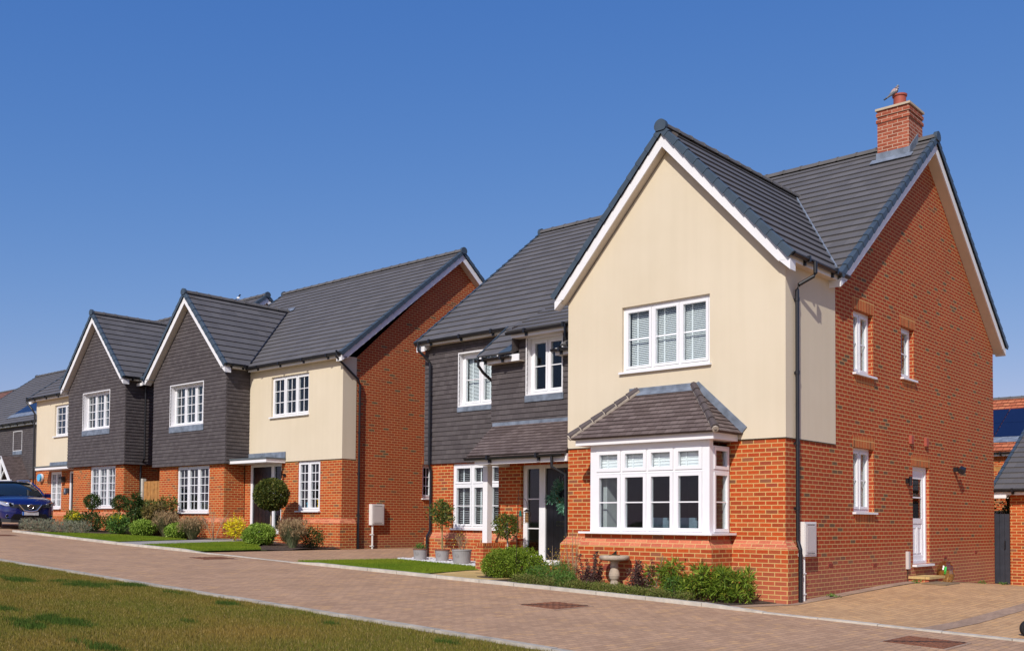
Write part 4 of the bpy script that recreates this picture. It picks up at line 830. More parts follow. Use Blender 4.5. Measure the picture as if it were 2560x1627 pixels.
# ================================================================== GROUND
def sheet(name, polys, dz, m, step=.8, kind='structure', hf=None):
    mb = MB(); hf = hf or gz
    for poly in polys:
        xs = [p[0] for p in poly]; ys = [p[1] for p in poly]; nx = max(1, int((max(xs)-min(xs))/step)); ny = max(1, int((max(ys)-min(ys))/step))
        X = np.linspace(min(xs), max(xs), nx+1); Y = np.linspace(min(ys), max(ys), ny+1)
        for i in range(nx):
            for j in range(ny):
                c = cliprect(poly, X[i], X[i+1], Y[j], Y[j+1])
                if c: mb.poly([(a, b, hf(a, b)+dz) for a, b in c], uv=[(a, b) for a, b in c])
    o = mb.build(name, m, None); return tag(o, kind=kind)
def kerb(name, pts, wdt, top, label=None, m=None, seg=.9):
    mb = MB(); P_ = [Vector((*p, 0)) for p in pts]; out = []
    for a, b in zip(P_, P_[1:]):
        n = max(1, round((b-a).length/seg)); d = (b-a).normalized(); nrm = Vector((-d.y, d.x, 0))
        for k in range(n):
            p = a.lerp(b, k/n)+d*.006; q = a.lerp(b, (k+1)/n)-d*.006; j = random.uniform(-.004, .004)
            A = [p+nrm*(wdt/2), p-nrm*(wdt/2), q-nrm*(wdt/2), q+nrm*(wdt/2)]
            T = [Vector((v.x, v.y, gz(v.x, v.y)+(top(v.x) if callable(top) else top)+j)) for v in A]; B_ = [Vector((v.x, v.y, gz(v.x, v.y)-.1)) for v in A]
            # chamfered top
            T2 = [T[i]+(T[(i+1) % 4 if i in (0, 2) else (i-1) % 4]-T[i])*.0 for i in range(4)]
            mb.poly(T2); 
            for i in range(4): l = (i+1) % 4; mb.poly([T[i], T[l], B_[l], B_[i]])
    return tag(mb.build(name, m or CONC, None), kind='structure')
def ground():
    g = MB(); E = 500; xs = [-E, -120, -80, -45, -30, -18, -7.85, 0, 9, 40, E]; ys = [-E, -40, 0, 8, 14, 30, 60, 150, E]
    for i in range(len(xs)-1):
        for j in range(len(ys)-1):
            c = [(xs[i], ys[j]), (xs[i+1], ys[j]), (xs[i+1], ys[j+1]), (xs[i], ys[j+1])]; g.poly([(a, b, gbase(a)-.10-(.12 if b > 20 and a > -9 else 0)) for a, b in c])
    tag(g.build('ground', plain('field ground', (.10, .11, .04), .95, .3, .5), None), kind='structure')
    sheet('road', [[(-60, 8.42), (12, 8.42), (12, 14.3), (-60, 13.2)]], 0, PAVE)
    sheet('driveway', [[(-8.25, 14.02), (12, 14.02), (12, 15.6), (-8.25, 15.6)], [(-7.95, 15.6), (12, 15.6), (12, 42), (-7.95, 42)]], .004, PAVE2)
    sheet('driveway', [[(-22.45, 13.4), (-18.75, 13.5), (-18.55, 36), (-22.9, 36)]], .006, PAVE)
    sheet('driveway', [[(-52, 13.3), (-33.9, 13.3), (-33.9, 16.6), (-36, 17.4), (-52, 17.4)]], .006, PAVE)
    sheet('driveway_edging', [[(-7.849, 15.6), (-7.62, 15.6), (-7.62, 26.8), (-7.849, 26.8)], [(-8.3, 14.02), (-8.05, 14.02), (-7.62, 15.6), (-7.9, 15.6)], [(-5.12, 14.06), (-4.82, 14.06), (-4.52, 27), (-4.82, 27)]], .010, PAVEG, step=.3)
    # lawns and beds
    soilh = lambda x, y: gz(x, y)+.02+.02*math.sin(x*3.1)*math.cos(y*4.3)
    sheet('flower_bed', [[(-13.2, 13.95), (-8.3, 13.98), (-7.95, 15.52), (-12.9, 15.5)], [(-14.75, 14.0), (-13.2, 13.95), (-12.9, 16.5), (-13.6, 16.5), (-13.5, 15.5), (-14.6, 15.2)]], .0, SOIL, .15, hf=soilh)
    sheet('flower_bed', [[(-34.0, 13.6), (-32.2, 13.7), (-30.6, 15.4), (-27.8, 16.2), (-27.6, 17.6), (-34.0, 17.6)], [(-27.3, 17.2), (-25.2, 16.9), (-22.6, 16.0), (-22.8, 18.2), (-27.0, 18.3)], [(-24.4, 16.2), (-22.5, 15.3), (-22.5, 16.3), (-24.0, 17.0)]], .01, SOIL, .2, hf=soilh)
    sheet('garden_path', [[(-14.75, 13.88), (-13.3, 13.9), (-13.2, 15.0), (-13.6, 16.6), (-15.0, 16.6), (-15.1, 15.4)]], .032, YPATH, .4)
    sheet('garden_path', [[(-26.75, 13.35), (-25.45, 13.35), (-26.3, 17.0), (-25.9, 18.3), (-27.7, 18.3), (-27.65, 17.0)]], .035, GPATH, .4)
    LG = plain('lawn turf base', (.12, .17, .03), 1, .3, 14); 
    lawns = [[(-18.7, 13.62), (-14.8, 13.80), (-15.12, 15.4), (-15.05, 16.1), (-15.3, 16.45), (-18.35, 16.35)], [(-25.3, 13.4), (-22.5, 13.5), (-22.65, 15.4), (-24.2, 16.35), (-25.3, 16.9), (-26.2, 17.2)], [(-32.5, 13.5), (-26.9, 13.35), (-27.5, 16.1), (-29, 16.0), (-30.8, 15.3)]]
    sheet('front_lawn', lawns, .04, LG, .4)
    sheet('pebble_bed', [[(-18.45, 16.35), (-15.3, 16.43), (-15.25, 16.9), (-15.3, 17.46), (-18.45, 17.46)]], .045, PEB, .3)
    sheet('green', [[(-60, -12), (10, -12), (10, 8.25), (-60, 8.25)]], .0, MATS['verge'], .6)
    kp = [(-3.0, 13.99), (-7.35, 13.95), (-9.5, 13.98), (-11.5, 13.93), (-13.15, 13.82), (-15.36, 13.72), (-18.8, 13.58), (-21.4, 13.50), (-24, 13.38), (-26.2, 13.28), (-28.3, 13.32), (-31, 13.4), (-33.4, 13.42)]
    kerb('kerb', [(12, 14.0)]+kp, .125, lambda x: .022 if (x > -8.2 or -22.5 < x < -18.7) else .06)
    kerb('kerb', [(12, 8.36), (-58, 8.30)], .11, .03, m=CONCW)
    # white pebbles
    pm = MB()
    for k in range(1500):
        x = random.uniform(-18.4, -15.3); y = random.uniform(16.38, 17.42); r = random.uniform(.012, .028); z = gz(x, y)+.05+random.uniform(0, .015)
        a = random.random()*3; pm.obox((x, y, z), (r*math.cos(a), r*math.sin(a), 0), (-r*.7*math.sin(a), r*.7*math.cos(a), .2*r), (0, 0, r*.6))
    tag(pm.build('pebbles', PEB, None), kind='stuff', label='white decorative pebbles along the foot of the brick wall')
def covers():
    for i, (x, y, sx, sy, lb) in enumerate([(-9.73, 11.85, .34, .42, 'square rusty drain cover in the road in front of the bay window house'), (-4.52, 12.68, .36, .42, 'square rusty drain cover with a diagonal ridge in the nearest corner of the road'),
                          (-20.55, 12.65, .32, .40, 'square rusty drain cover in the road outside the middle house driveway'), (-31.2, 12.1, .3, .4, 'far drain cover in the road near the parked blue car')]):
        o = thing('drain_cover', (x, y, gz(x, y)), lb, 'drain cover', 'drain covers in the paved road'); z = gz(x, y); sl = -.0345
        f = MB(); X = Vector((sx, 0, sl*sx)); Y = Vector((0, sy, 0)); c = Vector((x, y, z+.005)); f.obox(c, X*1.12, Y*1.12, (0, 0, .004)); f.build('frame', PAVEG, o)
        l = MB(); l.obox(c+Vector((0, 0, .006)), X, Y, (0, 0, .004)); n = 11
        for a in range(n):
            for b in range(n):
                if (a+b) % 2: l.obox(c+Vector((0, 0, .011))+X*(-.9+1.8*a/(n-1))+Y*(-.9+1.8*b/(n-1)), X*.07, Y*.07, (0, 0, .003))
        l.build('lid', RUST, o); g = MB(); g.obox(c+Vector((0, 0, .012)), X*.95+Y*.95, (.012, -.012, 0), (0, 0, .004)); g.build('rib', TYRE, o)
    x, y = -7.55, 21.9; m = MB(); m.box(x-.25, x+.75, y-1.0, y+.2, gz(x, y)-.01, gz(x, y)+.0); 
def blades(name, spots, h, wd, mat_, label, col=None, lean=.45, parent=None):
    """spots: (n,3) base points; grass blades as small triangles"""
    n = len(spots); hh = h*(.55+.9*RNG.random(n)); a = RNG.random(n)*6.283; w_ = wd*(.6+.8*RNG.random(n)); la = RNG.random(n)*6.283; ln = lean*hh*RNG.random(n)
    V = np.zeros((n, 3, 3)); dx = np.cos(a)*w_; dy = np.sin(a)*w_
    V[:, 0] = spots; V[:, 0, 0] -= dx; V[:, 0, 1] -= dy; V[:, 1] = spots; V[:, 1, 0] += dx; V[:, 1, 1] += dy; V[:, 2] = spots
    V[:, 2, 0] += np.cos(la)*ln; V[:, 2, 1] += np.sin(la)*ln; V[:, 2, 2] += hh
    me = bpy.data.meshes.new(name); me.vertices.add(3*n); me.vertices.foreach_set('co', V.reshape(-1)); me.loops.add(3*n); me.loops.foreach_set('vertex_index', np.arange(3*n)); me.polygons.add(n); me.polygons.foreach_set('loop_start', np.arange(n)*3)
    me.update(calc_edges=True)
    if col is not None:
        ca = me.color_attributes.new('Col', 'FLOAT_COLOR', 'POINT'); c4 = np.ones((n, 3, 4)); c4[:, :, :3] = col[:, None, :]; ca.data.foreach_set('color', c4.reshape(-1))
    me.materials.append(mat_); o = bpy.data.objects.new(name, me); COL.objects.link(o)
    return tag(o, label, kind='stuff')
def inpoly(x, y, poly):
    c = np.zeros(len(x), bool); n = len(poly)
    for i in range(n):
        x0, y0 = poly[i]; x1, y1 = poly[(i+1) % n]; k = ((y0 > y) != (y1 > y)) & (x < (x1-x0)*(y-y0)/(y1-y0+1e-12)+x0); c ^= k
    return c
def fbm(x, y, s, seed=0):
    r = np.random.default_rng(seed); v = 0
    for o_ in range(4):
        for k in range(5):
            a = r.random()*6.283; f = s*(1.9**o_)*(.7+.6*r.random()); v = v+np.sin((x*math.cos(a)+y*math.sin(a))*f+r.random()*6.283)/(1.7**o_)/5
    return v
def grass():
    GM = mat('grass blade', rough=.7, spec=.15); at = N(GM, 'ShaderNodeAttribute', attribute_name='Col'); L(GM, at.outputs['Color'], P(GM).inputs['Base Color'])
    tr = N(GM, 'ShaderNodeBsdfTranslucent'); L(GM, at.outputs['Color'], tr.inputs[0]); mx = N(GM, 'ShaderNodeMixShader'); mx.inputs[0].default_value = .3
    out = GM.node_tree.nodes['Material Output']; L(GM, P(GM).outputs[0], mx.inputs[1]); L(GM, tr.outputs[0], mx.inputs[2]); L(GM, mx.outputs[0], out.inputs[0])
    gzv = lambda x: .0345*(-7.85-np.clip(x, -45, 9))
    # rough green in the foreground: denser where it is near
    n = 360000; x = RNG.uniform(-23, -4.5, n*3); y = RNG.uniform(3, 8.24, n*3); k = inpoly(x, y, [(-23, 8.3), (-22.5, 7.8), (-10.6, 3.3), (-9.0, 4.4), (-6.0, 8.3)])
    x, y = x[k][:n], y[k][:n]
    xf = RNG.uniform(-40, 6, 70000); yf = RNG.uniform(-4, 8.24, 70000); x = np.concatenate([x, xf]); y = np.concatenate([y, yf])
    e = fbm(x, y, 1.6, 3); edge = 8.24-y; keep = (edge > .05+.08*fbm(x, y, 5, 9)) | (RNG.random(len(x)) < .12); x, y, e = x[keep], y[keep], e[keep]
    m = len(x); dry = np.array([.30, .205, .045]); olive = np.array([.20, .19, .030]); green = np.array([.10, .17, .020]); dark = np.array([.075, .13, .020]); straw = np.array([.48, .36, .14])
    f = np.clip(.5+.55*e+.25*(RNG.random(m)-.5), 0, 1)[:, None]; col = dry*(1-f)+olive*f; g2 = np.clip(.5+.9*fbm(x, y, 2.6, 5), 0, 1)[:, None]*(RNG.random(m) < .6)[:, None]; col = col*(1-.5*g2)+green*.5*g2
    s = RNG.random(m) < .10; col[s] = straw
    pt = np.zeros(m)
    for (u, v, sx, sy) in ((209, 1462, .75, .28), (157, 1554, .62, .22), (60, 1563, .6, .16), (473, 1556, .22, .09), (572, 1513, .30, .13), (243, 1619, .55, .13), (37, 1451, .7, .2), (330, 1466, .4, .2), (10, 1525, .3, .15), (830, 1563, .2, .08), (440, 1485, .3, .12), (1120, 1610, .2, .1)):
        gx, gy = gpt(u, v); q = ((x-gx)/sx)**2+((y-gy)/sy)**2; pt = np.maximum(pt, np.clip(.95-.8*q-.9*fbm(x, y, 7, 8), 0, .85))
    k = (RNG.random(m) < pt); col[k] = dark*(.7+.6*RNG.random((k.sum(), 1))); col *= (.75+.5*RNG.random((m, 1)))
    hgt = np.where(k, .055, .032)
    sp = np.stack([x, y, gzv(x)-.002], 1)
    blades('grass', sp[~k], .034, .0033, GM, 'rough olive and straw coloured grass on the green in the foreground', col[~k]); blades('grass', sp[k], .055, .0036, GM, 'tufts of taller dark green grass scattered in the rough green', col[k])
    # smooth lawns
    LS = [([(-18.7, 13.66), (-14.8, 13.84), (-15.12, 15.4), (-15.05, 16.1), (-15.3, 16.45), (-18.35, 16.35)], 34000, 'bright mown lawn in front of the pots at the nearest house'), ([(-25.3, 13.44), (-22.5, 13.54), (-22.65, 15.4), (-24.2, 16.35), (-25.3, 16.9), (-26.2, 17.2)], 34000, 'bright mown lawn between the grey path and the middle driveway'),
          ([(-32.5, 13.54), (-26.9, 13.38), (-27.5, 16.1), (-29, 16.0), (-30.8, 15.3)], 40000, 'bright mown lawn left of the grey garden path')]
    for poly, n, lb in LS:
        xs = [p[0] for p in poly]; ys = [p[1] for p in poly]; x = RNG.uniform(min(xs), max(xs), n*2); y = RNG.uniform(min(ys), max(ys), n*2); k = inpoly(x, y, poly); x, y = x[k][:n], y[k][:n]; m = len(x)
        base = np.array([.24, .30, .025]); b2 = np.array([.15, .24, .018]); f = np.clip(.5+.6*fbm(x, y, 2.2, 4), 0, 1)[:, None]; col = (base*f+b2*(1-f))*(.7+.6*RNG.random((m, 1)))
        blades('lawn_grass', np.stack([x, y, gzv(x)+.038], 1), .035, .005, GM, lb, col)

# ================================================================== PLANTS
LM = {}
def lm(name, *a, **k):
    if name not in LM: LM[name] = leafm(name, *a, **k)
    return LM[name]
def leafcloud(n, c, r, ll, lw, seed=0, shell=.55, lump=.18, up=.2, flat=0, outward=.5, conic=0, cut=None, fold=.3):
    g = np.random.default_rng(seed); d = g.normal(size=(n, 3)); d /= np.linalg.norm(d, axis=1)[:, None]
    rad = shell+(1-shell)*g.random(n)**.6; th = np.arctan2(d[:, 1], d[:, 0])
    lm_ = 1+lump*(np.sin(3*th+seed)*np.cos(4*d[:, 2]+seed*2)+.6*np.sin(7*th+2*seed+5*d[:, 2])+.5*np.sin(11*d[:, 2]-5*th))/1.6
    p = d*rad[:, None]*lm_[:, None]
    if conic: p[:, :2] *= (1-conic*(p[:, 2:3]*.5+.5))
    p = p*np.array(r)+np.array(c)
    if cut is not None: k = p[:, 2] > cut; p, d = p[k], d[k]; n = len(p)
    ax = d*outward+g.normal(size=(n, 3))*.55+np.array([0, 0, up]); ax /= np.linalg.norm(ax, axis=1)[:, None]
    sd = np.cross(ax, g.normal(size=(n, 3))); sd /= np.linalg.norm(sd, axis=1)[:, None]
    l_ = ll*(.6+.8*g.random(n))[:, None]; w_ = lw*(.6+.8*g.random(n))[:, None]
    nn = np.cross(ax, sd)*w_*fold
    V = np.stack([p, p+ax*l_*.45+sd*w_+nn, p+ax*l_, p+ax*l_*.45-sd*w_+nn], 1).reshape(-1, 3)
    return V, n
def add_leaves(name, parts, m, parent):
    V = np.concatenate([a[0] for a in parts]); n = len(V)//4; root = root_of(parent); V = V-np.array(root.location)
    me = bpy.data.meshes.new(name); me.vertices.add(4*n); me.vertices.foreach_set('co', V.reshape(-1)); me.loops.add(4*n); me.loops.foreach_set('vertex_index', np.arange(4*n)); me.polygons.add(n); me.polygons.foreach_set('loop_start', np.arange(n)*4)
    me.update(calc_edges=True); me.materials.append(m); o = bpy.data.objects.new(name, me); COL.objects.link(o); o.parent = parent; return o
def stems(name, base, n, h, spread, r, m, parent, seed=0, sub=2, curve=.2, bend=None):
    g = random.Random(seed); mb = MB(); b = Vector(base)
    for i in range(n):
        a = g.random()*6.28; s = spread*(.3+.7*g.random()); hh = h*(.65+.45*g.random()); p0 = b+Vector((math.cos(a)*.03, math.sin(a)*.03, -.03)); p1 = b+Vector((math.cos(a)*s*.45, math.sin(a)*s*.45, hh*.5)); p2 = b+Vector((math.cos(a)*s+g.uniform(-curve, curve)*s, math.sin(a)*s+g.uniform(-curve, curve)*s, hh))
        mb.tube([p0, p1, p2], [r, r*.8, r*.4], 5)
        for k in range(sub):
            t = g.uniform(.3, .8); q = p0.lerp(p1, t*2) if t < .5 else p1.lerp(p2, t*2-1); e = q+Vector((g.uniform(-1, 1)*s*.5, g.uniform(-1, 1)*s*.5, hh*.28*g.random()+.03)); mb.tube([q, e], [r*.6, r*.3], 4)
    return mb.build(name, m, parent)
BARK = plain('grey brown bark', (.20, .16, .11), .9, .3, 20); TWIG = plain('pale dry twig', (.34, .24, .15), .9, .3, 20); TWIGD = plain('dark twig', (.10, .07, .05), .9, .3, 20)
def gpx(u, Y, v=1455):
    d = W @ np.array([(u-1280)/F_PX, (v-813.5-CY)/F_PX, 1.0]); return (float(d[0]*Y/d[1]), Y)
def shrub(name, label, x, y, r, n, ll, lw, m, group=None, seed=1, z=None, cz=None, cat='shrub', core=True, **k):
    z0 = gz(x, y)+.03 if z is None else z; t = thing(name, (x, y, z0), label, cat, group); cz = r[2]*.85 if cz is None else cz
    parts = [leafcloud(n, (x, y, z0+cz), r, ll, lw, seed=seed, cut=z0+.005, **k)]
    add_leaves('foliage', parts, m, t)
    stems('stem', (x, y, z0), 7, cz+r[2]*.5, max(r[0], r[1])*.7, .009, TWIGD, t, seed, 3)
    return t
def tufts(name, label, x, y, n, h, spread, wd, m, group=None, seed=0, plume=None):
    z0 = gz(x, y)+.02; t = thing(name, (x, y, z0), label, 'ornamental grass', group); g = np.random.default_rng(seed)
    V = []
    a = g.random(n)*6.283; s = spread*g.random(n)**.7; hh = h*(.5+.6*g.random(n)); b = g.random(n)*6.283; br = spread*.35*g.random(n)
    p0 = np.stack([x+np.cos(b)*br*.6, y+np.sin(b)*br*.6, np.full(n, z0)], 1); dirs = np.stack([np.cos(a)*s, np.sin(a)*s, hh], 1); mid = p0+dirs*np.array([.45, .45, .62]); tip = p0+dirs; sd = np.stack([-np.sin(a), np.cos(a), np.zeros(n)], 1)*wd
    V = np.stack([p0-sd, p0+sd, mid+sd, mid-sd, mid-sd, mid+sd, tip+sd*.15, tip-sd*.15], 1).reshape(-1, 3)
    add_leaves('blades', [(V, 0)], m, t)
    if plume:
        k = n//3; pm = np.repeat(tip[:k]*np.array([1, 1, 1.0]), 5, 0)+g.normal(size=(k*5, 3))*np.array([.02, .02, .05]); ax = g.normal(size=(k*5, 3))*.3+np.array([0, 0, 1]); sd2 = g.normal(size=(k*5, 3))*.006
        pm[:, 2] += .05; add_leaves('plumes', [(np.stack([pm, pm+ax*.03+sd2, pm+ax*.07, pm+ax*.03-sd2], 1).reshape(-1, 3), 0)], plume, t)
    return t
def standard(name, label, x, y, h, r, n, ll, lw, m, pot=None, seed=1, group=None, trunk=.016, cz=None, lean=0, bark=None, **k):
    z0 = gz(x, y)+.03; t = thing(name, (x, y, z0), label, 'topiary tree' if not pot else 'potted tree', group); zt = z0+h
    add_leaves('crown', [leafcloud(n, (x+lean, y, zt), r, ll, lw, seed=seed, **k)], m, t)
    b = MB(); b.tube([(x, y, z0-.02 if not pot else z0+pot[1]-.06), (x+lean*.4, y, z0+h*.5), (x+lean, y, zt+r[2]*.3)], [trunk, trunk*.9, trunk*.6], 8); g = random.Random(seed)
    for i in range(9): e = Vector((g.uniform(-1, 1)*r[0], g.uniform(-1, 1)*r[1], g.uniform(-.3, .8)*r[2]))*.75; b.tube([(x+lean, y, zt-r[2]*.75), Vector((x+lean, y, zt))+e], [trunk*.45, .003], 5)
    b.build('trunk', bark or BARK, t)
    if pot: make_pot(t, x, y, z0, *pot)
    return t
def make_pot(t, x, y, z, r, h, m, rim):
    p = MB(); p.lathe([(r*.86, z), (r*.90, z+.02), (r*.94, z+h*.5), (r, z+h-.05), (r*1.0, z+h-.03)], (x, y, 0), 28); po = p.build('pot', m, t)
    q = MB(); q.lathe([(r*1.0, z+h-.035), (r*1.05, z+h-.03), (r*1.05, z+h), (r*.93, z+h), (r*.92, z+h-.05)], (x, y, 0), 28); q.build('rim', rim, po); s = MB(); s.lathe([(.01, z+h-.045), (r*.92, z+h-.045), (r*.92, z+h-.05)], (x, y, 0), 20); s.build('soil', SOIL, po)
    e = MB(); a = math.atan2(-y, -x)-.55; c = Vector((x+math.cos(a)*r*.955, y+math.sin(a)*r*.955, z+h*.58)); tt = Vector((-math.sin(a), math.cos(a), 0)); up = Vector((math.cos(a)*.02, math.sin(a)*.02, 1))
    e.tube([c+tt*.042*math.cos(i*.524)+up*.042*math.sin(i*.524) for i in range(13)], .004, 5, cap=False); e.tube([c-up*.025, c+up*.02], .004, 5); e.build('emblem', plain('pot emblem', (.22, .19, .19), .6), po)
def plants():
    box = lm('box bush leaf', (.055, .095, .010), (.14, .20, .015), (.20, .26, .03)); bright = lm('bright green leaf', (.035, .085, .015), (.085, .16, .03), (.13, .20, .03)); dk = lm('dark green leaf', (.015, .035, .008), (.04, .07, .014), (.08, .10, .02))
    purp = lm('purple leaf', (.035, .016, .018), (.09, .045, .04), (.16, .12, .08)); lime = lm('lime conifer leaf', (.09, .15, .015), (.19, .28, .04), (.26, .34, .06)); heath = lm('heather leaf', (.07, .09, .018), (.13, .15, .03), (.20, .14, .06))
    bam = lm('long shrub leaf', (.05, .09, .010), (.13, .19, .018), (.24, .27, .03)); bay = lm('bay leaf', (.03, .055, .010), (.10, .115, .018), (.22, .17, .03)); yel = lm('yellow leaf', (.50, .36, .01), (.68, .50, .015), (.35, .34, .03)); ybud = lm('yellow bud', (.45, .30, .02), (.5, .40, .04))
    lav = lm('lavender leaf', (.11, .125, .08), (.20, .21, .14), (.26, .22, .17)); gr1 = lm('grey green blade', (.10, .12, .06), (.17, .17, .08), (.26, .20, .11)); gr2 = lm('blue green blade', (.10, .13, .07), (.17, .19, .10), (.26, .22, .12)); plm = lm('tan plume', (.20, .135, .07), (.27, .19, .10)); var = lm('variegated leaf', (.20, .19, .08), (.42, .37, .22)); ball = lm('tree ball leaf', (.025, .040, .008), (.07, .085, .014), (.14, .125, .025))
    F1 = 'shrubs in the bed below the bay window'
    # bed of the nearest house
    x, y = -13.35, 14.95; t = thing('box_bush', (x, y, gz(x, y)), 'largest bush in the near bed, clipped bright green mound beside the yellow path', 'shrub', F1); z = gz(x, y)
    ps = []
    for i, (dx, dy, dz, r) in enumerate([(0, 0, .33, .36), (.35, -.1, .30, .33), (-.38, .05, .32, .34), (.15, .2, .36, .33), (-.18, -.2, .3, .34), (.5, .1, .25, .25), (-.1, .1, .42, .26), (-.5, -.05, .24, .25)]): ps.append(leafcloud(2100, (x+dx, y+dy, z+dz), (r, r, r*.85), .032, .012, seed=20+i, shell=.7, lump=.15, cut=z+.02))
    add_leaves('foliage', ps, box, t); stems('stem', (x, y, z), 14, .5, .5, .008, TWIGD, t, 3, 4)
    x, y = -12.15, 14.75; t = thing('spreading_shrub', (x, y, gz(x, y)), 'low spreading fresh green shrub right of the largest bush in the near bed', 'shrub', F1); z = gz(x, y); ps = [leafcloud(1700, (x+dx, y+dy, z+dz), (r, r, r*.75), .028, .007, seed=40+i, shell=.6, lump=.2, cut=z+.02) for i, (dx, dy, dz, r) in enumerate([(0, 0, .18, .34), (.3, -.1, .13, .28), (-.3, -.1, .15, .28), (.1, .15, .24, .26), (.5, -.25, .08, .24)])]
    add_leaves('foliage', ps, bright, t); stems('stem', (x, y, z), 9, .3, .4, .006, TWIGD, t, 8, 3)
    for i, (u, v, h, lb) in enumerate([(1475, 14.60, .66, 'upright purple-leaved shrub left of the sundial'), (1600, 14.56, .62, 'upright purple-leaved shrub right of the sundial')]):
        x, y = gpx(u, v); t = thing('purple_shrub', (x, y, gz(x, y)), lb, 'shrub', 'pair of purple-leaved shrubs by the sundial'); z = gz(x, y); g = random.Random(i+5); ps = [leafcloud(420, (x, y, z+.16), (.26, .24, .2), .04, .012, seed=i+60, shell=.3, cut=z+.01)]
        sb = MB()
        for k in range(9):
            a = g.random()*6.28; s = g.uniform(.04, .26); hh = h*g.uniform(.5, 1.05); e = Vector((x+math.cos(a)*s, y+math.sin(a)*s, z+hh)); sb.tube([(x+math.cos(a)*s*.3, y+math.sin(a)*s*.3, z), e], [.006, .003], 5)
            for q in range(9): tt = .25+.75*q/8; p = Vector((x+math.cos(a)*s*(.3+.7*tt), y+math.sin(a)*s*(.3+.7*tt), z+hh*tt)); ps.append(leafcloud(13, tuple(p), (.035, .035, .03), .038, .011, seed=100+k*9+q+i*100, shell=.1, lump=0))
        add_leaves('foliage', ps, purp, t); sb.build('stem', TWIGD, t)
    shrub('ball_shrub', 'small round clipped green ball shrub right of the sundial', *gpx(1690, 14.62), (.20, .20, .19), 1500, .022, .008, bright, F1, 71, cz=.17, shell=.8, lump=.04)
    x, y = -9.10, 14.90; t = thing('leafy_shrub', (x, y, gz(x, y)), 'long-leaved bushy green shrub at the near corner of the brick house', 'shrub', F1); z = gz(x, y); ps = []; g = random.Random(4); sb = MB()
    for k in range(120):
        a = g.random()*6.28; s = g.random()**.6; px_, py_ = x+math.cos(a)*s*.98, y+math.sin(a)*s*.36; hh = g.uniform(.20, .66)*(1-.25*s)*(1.1 if px_ < x else .9); sb.tube([(x+(px_-x)*.6, y+(py_-y)*.6, z), (px_, py_, z+hh)], [.006, .003], 4)
        ps.append(leafcloud(46, (px_, py_, z+hh), (.06, .06, .06), .13, .010, seed=300+k, shell=.05, lump=0, outward=1.3, up=.25)); ps.append(leafcloud(22, (px_, py_, z+hh*.5), (.07, .07, .1), .10, .009, seed=400+k, shell=.1, lump=0, outward=.9, up=.2))
    add_leaves('foliage', ps, bam, t); sb.build('stem', TWIGD, t)
    # ground cover
    ps = []; g = random.Random(9)
    for k in range(110):
        xx = g.uniform(-12.7, -9.0); yy = 14.12+g.random()*.42+(.1 if xx < -11.4 else 0); ps.append(leafcloud(230, (xx, yy, gz(xx, yy)+.07), (.16, .14, .11), .028, .007, seed=500+k, shell=.3, lump=.2, cut=gz(xx, yy)))
    V = np.concatenate([a[0] for a in ps]); n = len(V)//4; me = bpy.data.meshes.new('ground_cover'); me.vertices.add(4*n); me.vertices.foreach_set('co', V.reshape(-1)); me.loops.add(4*n); me.loops.foreach_set('vertex_index', np.arange(4*n)); me.polygons.add(n); me.polygons.foreach_set('loop_start', np.arange(n)*4); me.update(calc_edges=True); me.materials.append(heath); o = bpy.data.objects.new('ground_cover', me); COL.objects.link(o); tag(o, 'low heathery ground cover along the kerb of the near bed', kind='stuff')
    for i, (u, v, h, n, lb) in enumerate([(1432, 15.05, 1.0, 11, 'tall bare twiggy shrub with yellow buds against the brick plinth left of the bay'), (1385, 15.3, .72, 8, 'short bare twiggy shrub with yellow buds in front of the black door'), (1655, 14.6, .5, 3, 'thin sprawling seedling right of the sundial')]):
        x, y = gpx(u, v); t = thing('twiggy_shrub', (x, y, gz(x, y)), lb, 'shrub', F1); z = gz(x, y); stems('stem', (x, y, z), n, h, .36, .006, TWIG, t, 30+i, 3, .5); add_leaves('buds', [leafcloud(110 if i < 2 else 200, (x, y, z+h*.6), (.36, .3, h*.42), .026, .009, seed=80+i, shell=.2, lump=0)], ybud if i < 2 else bright, t)
    x, y = gpx(1632, 14.5); t = thing('cane', (x, y, gz(x, y)), 'thin bamboo cane leaning against the plinth right of the sundial', 'garden cane'); c = MB(); c.tube([(x, y, gz(x, y)-.05), (x+.05, y+.24, gz(x, y)+.72)], .006, 6); c.build('cane_rod', BARK, t)
    # pots on white pebbles
    PG = 'pots on the white pebbles'
    x, y = -17.25, 16.78; standard('potted_bay_tree', 'potted bay tree, the middle of the three grey pots on the pebbles', x, y, 1.15, (.33, .28, .30), 900, .085, .017, lm('bay tree leaf', (.03, .05, .012), (.09, .11, .02), (.20, .19, .04)), pot=(.17, .31, GLAZEPOT, TERRA), seed=91, group=PG, trunk=.018, lean=-.02, shell=.25, lump=.35, bark=plain('green stem', (.22, .20, .09), .8))
    x, y = -17.82, 16.6; t = thing('potted_plant', (x, y, gz(x, y)+.05), 'smallest grey pot with a low green plant, leftmost on the pebbles', 'potted plant', PG); make_pot(t, x, y, gz(x, y)+.05, .17, .28, GLAZEPOT, TERRA); add_leaves('foliage', [leafcloud(260, (x, y, gz(x, y)+.36), (.13, .13, .08), .05, .009, seed=93, shell=.2)], bright, t)
    x, y = -16.42, 16.60; t = thing('potted_plant', (x, y, gz(x, y)+.05), 'largest grey pot holding bare dry twigs, rightmost on the pebbles', 'potted plant', PG); make_pot(t, x, y, gz(x, y)+.05, .225, .34, GLAZEPOT, GLAZEPOT); stems('stem', (x, y, gz(x, y)+.33), 16, .42, .28, .005, TWIG, t, 94, 3); add_leaves('buds', [leafcloud(40, (x-.1, y, gz(x, y)+.62), (.25, .2, .2), .03, .01, seed=95, shell=.2)], ybud, t)
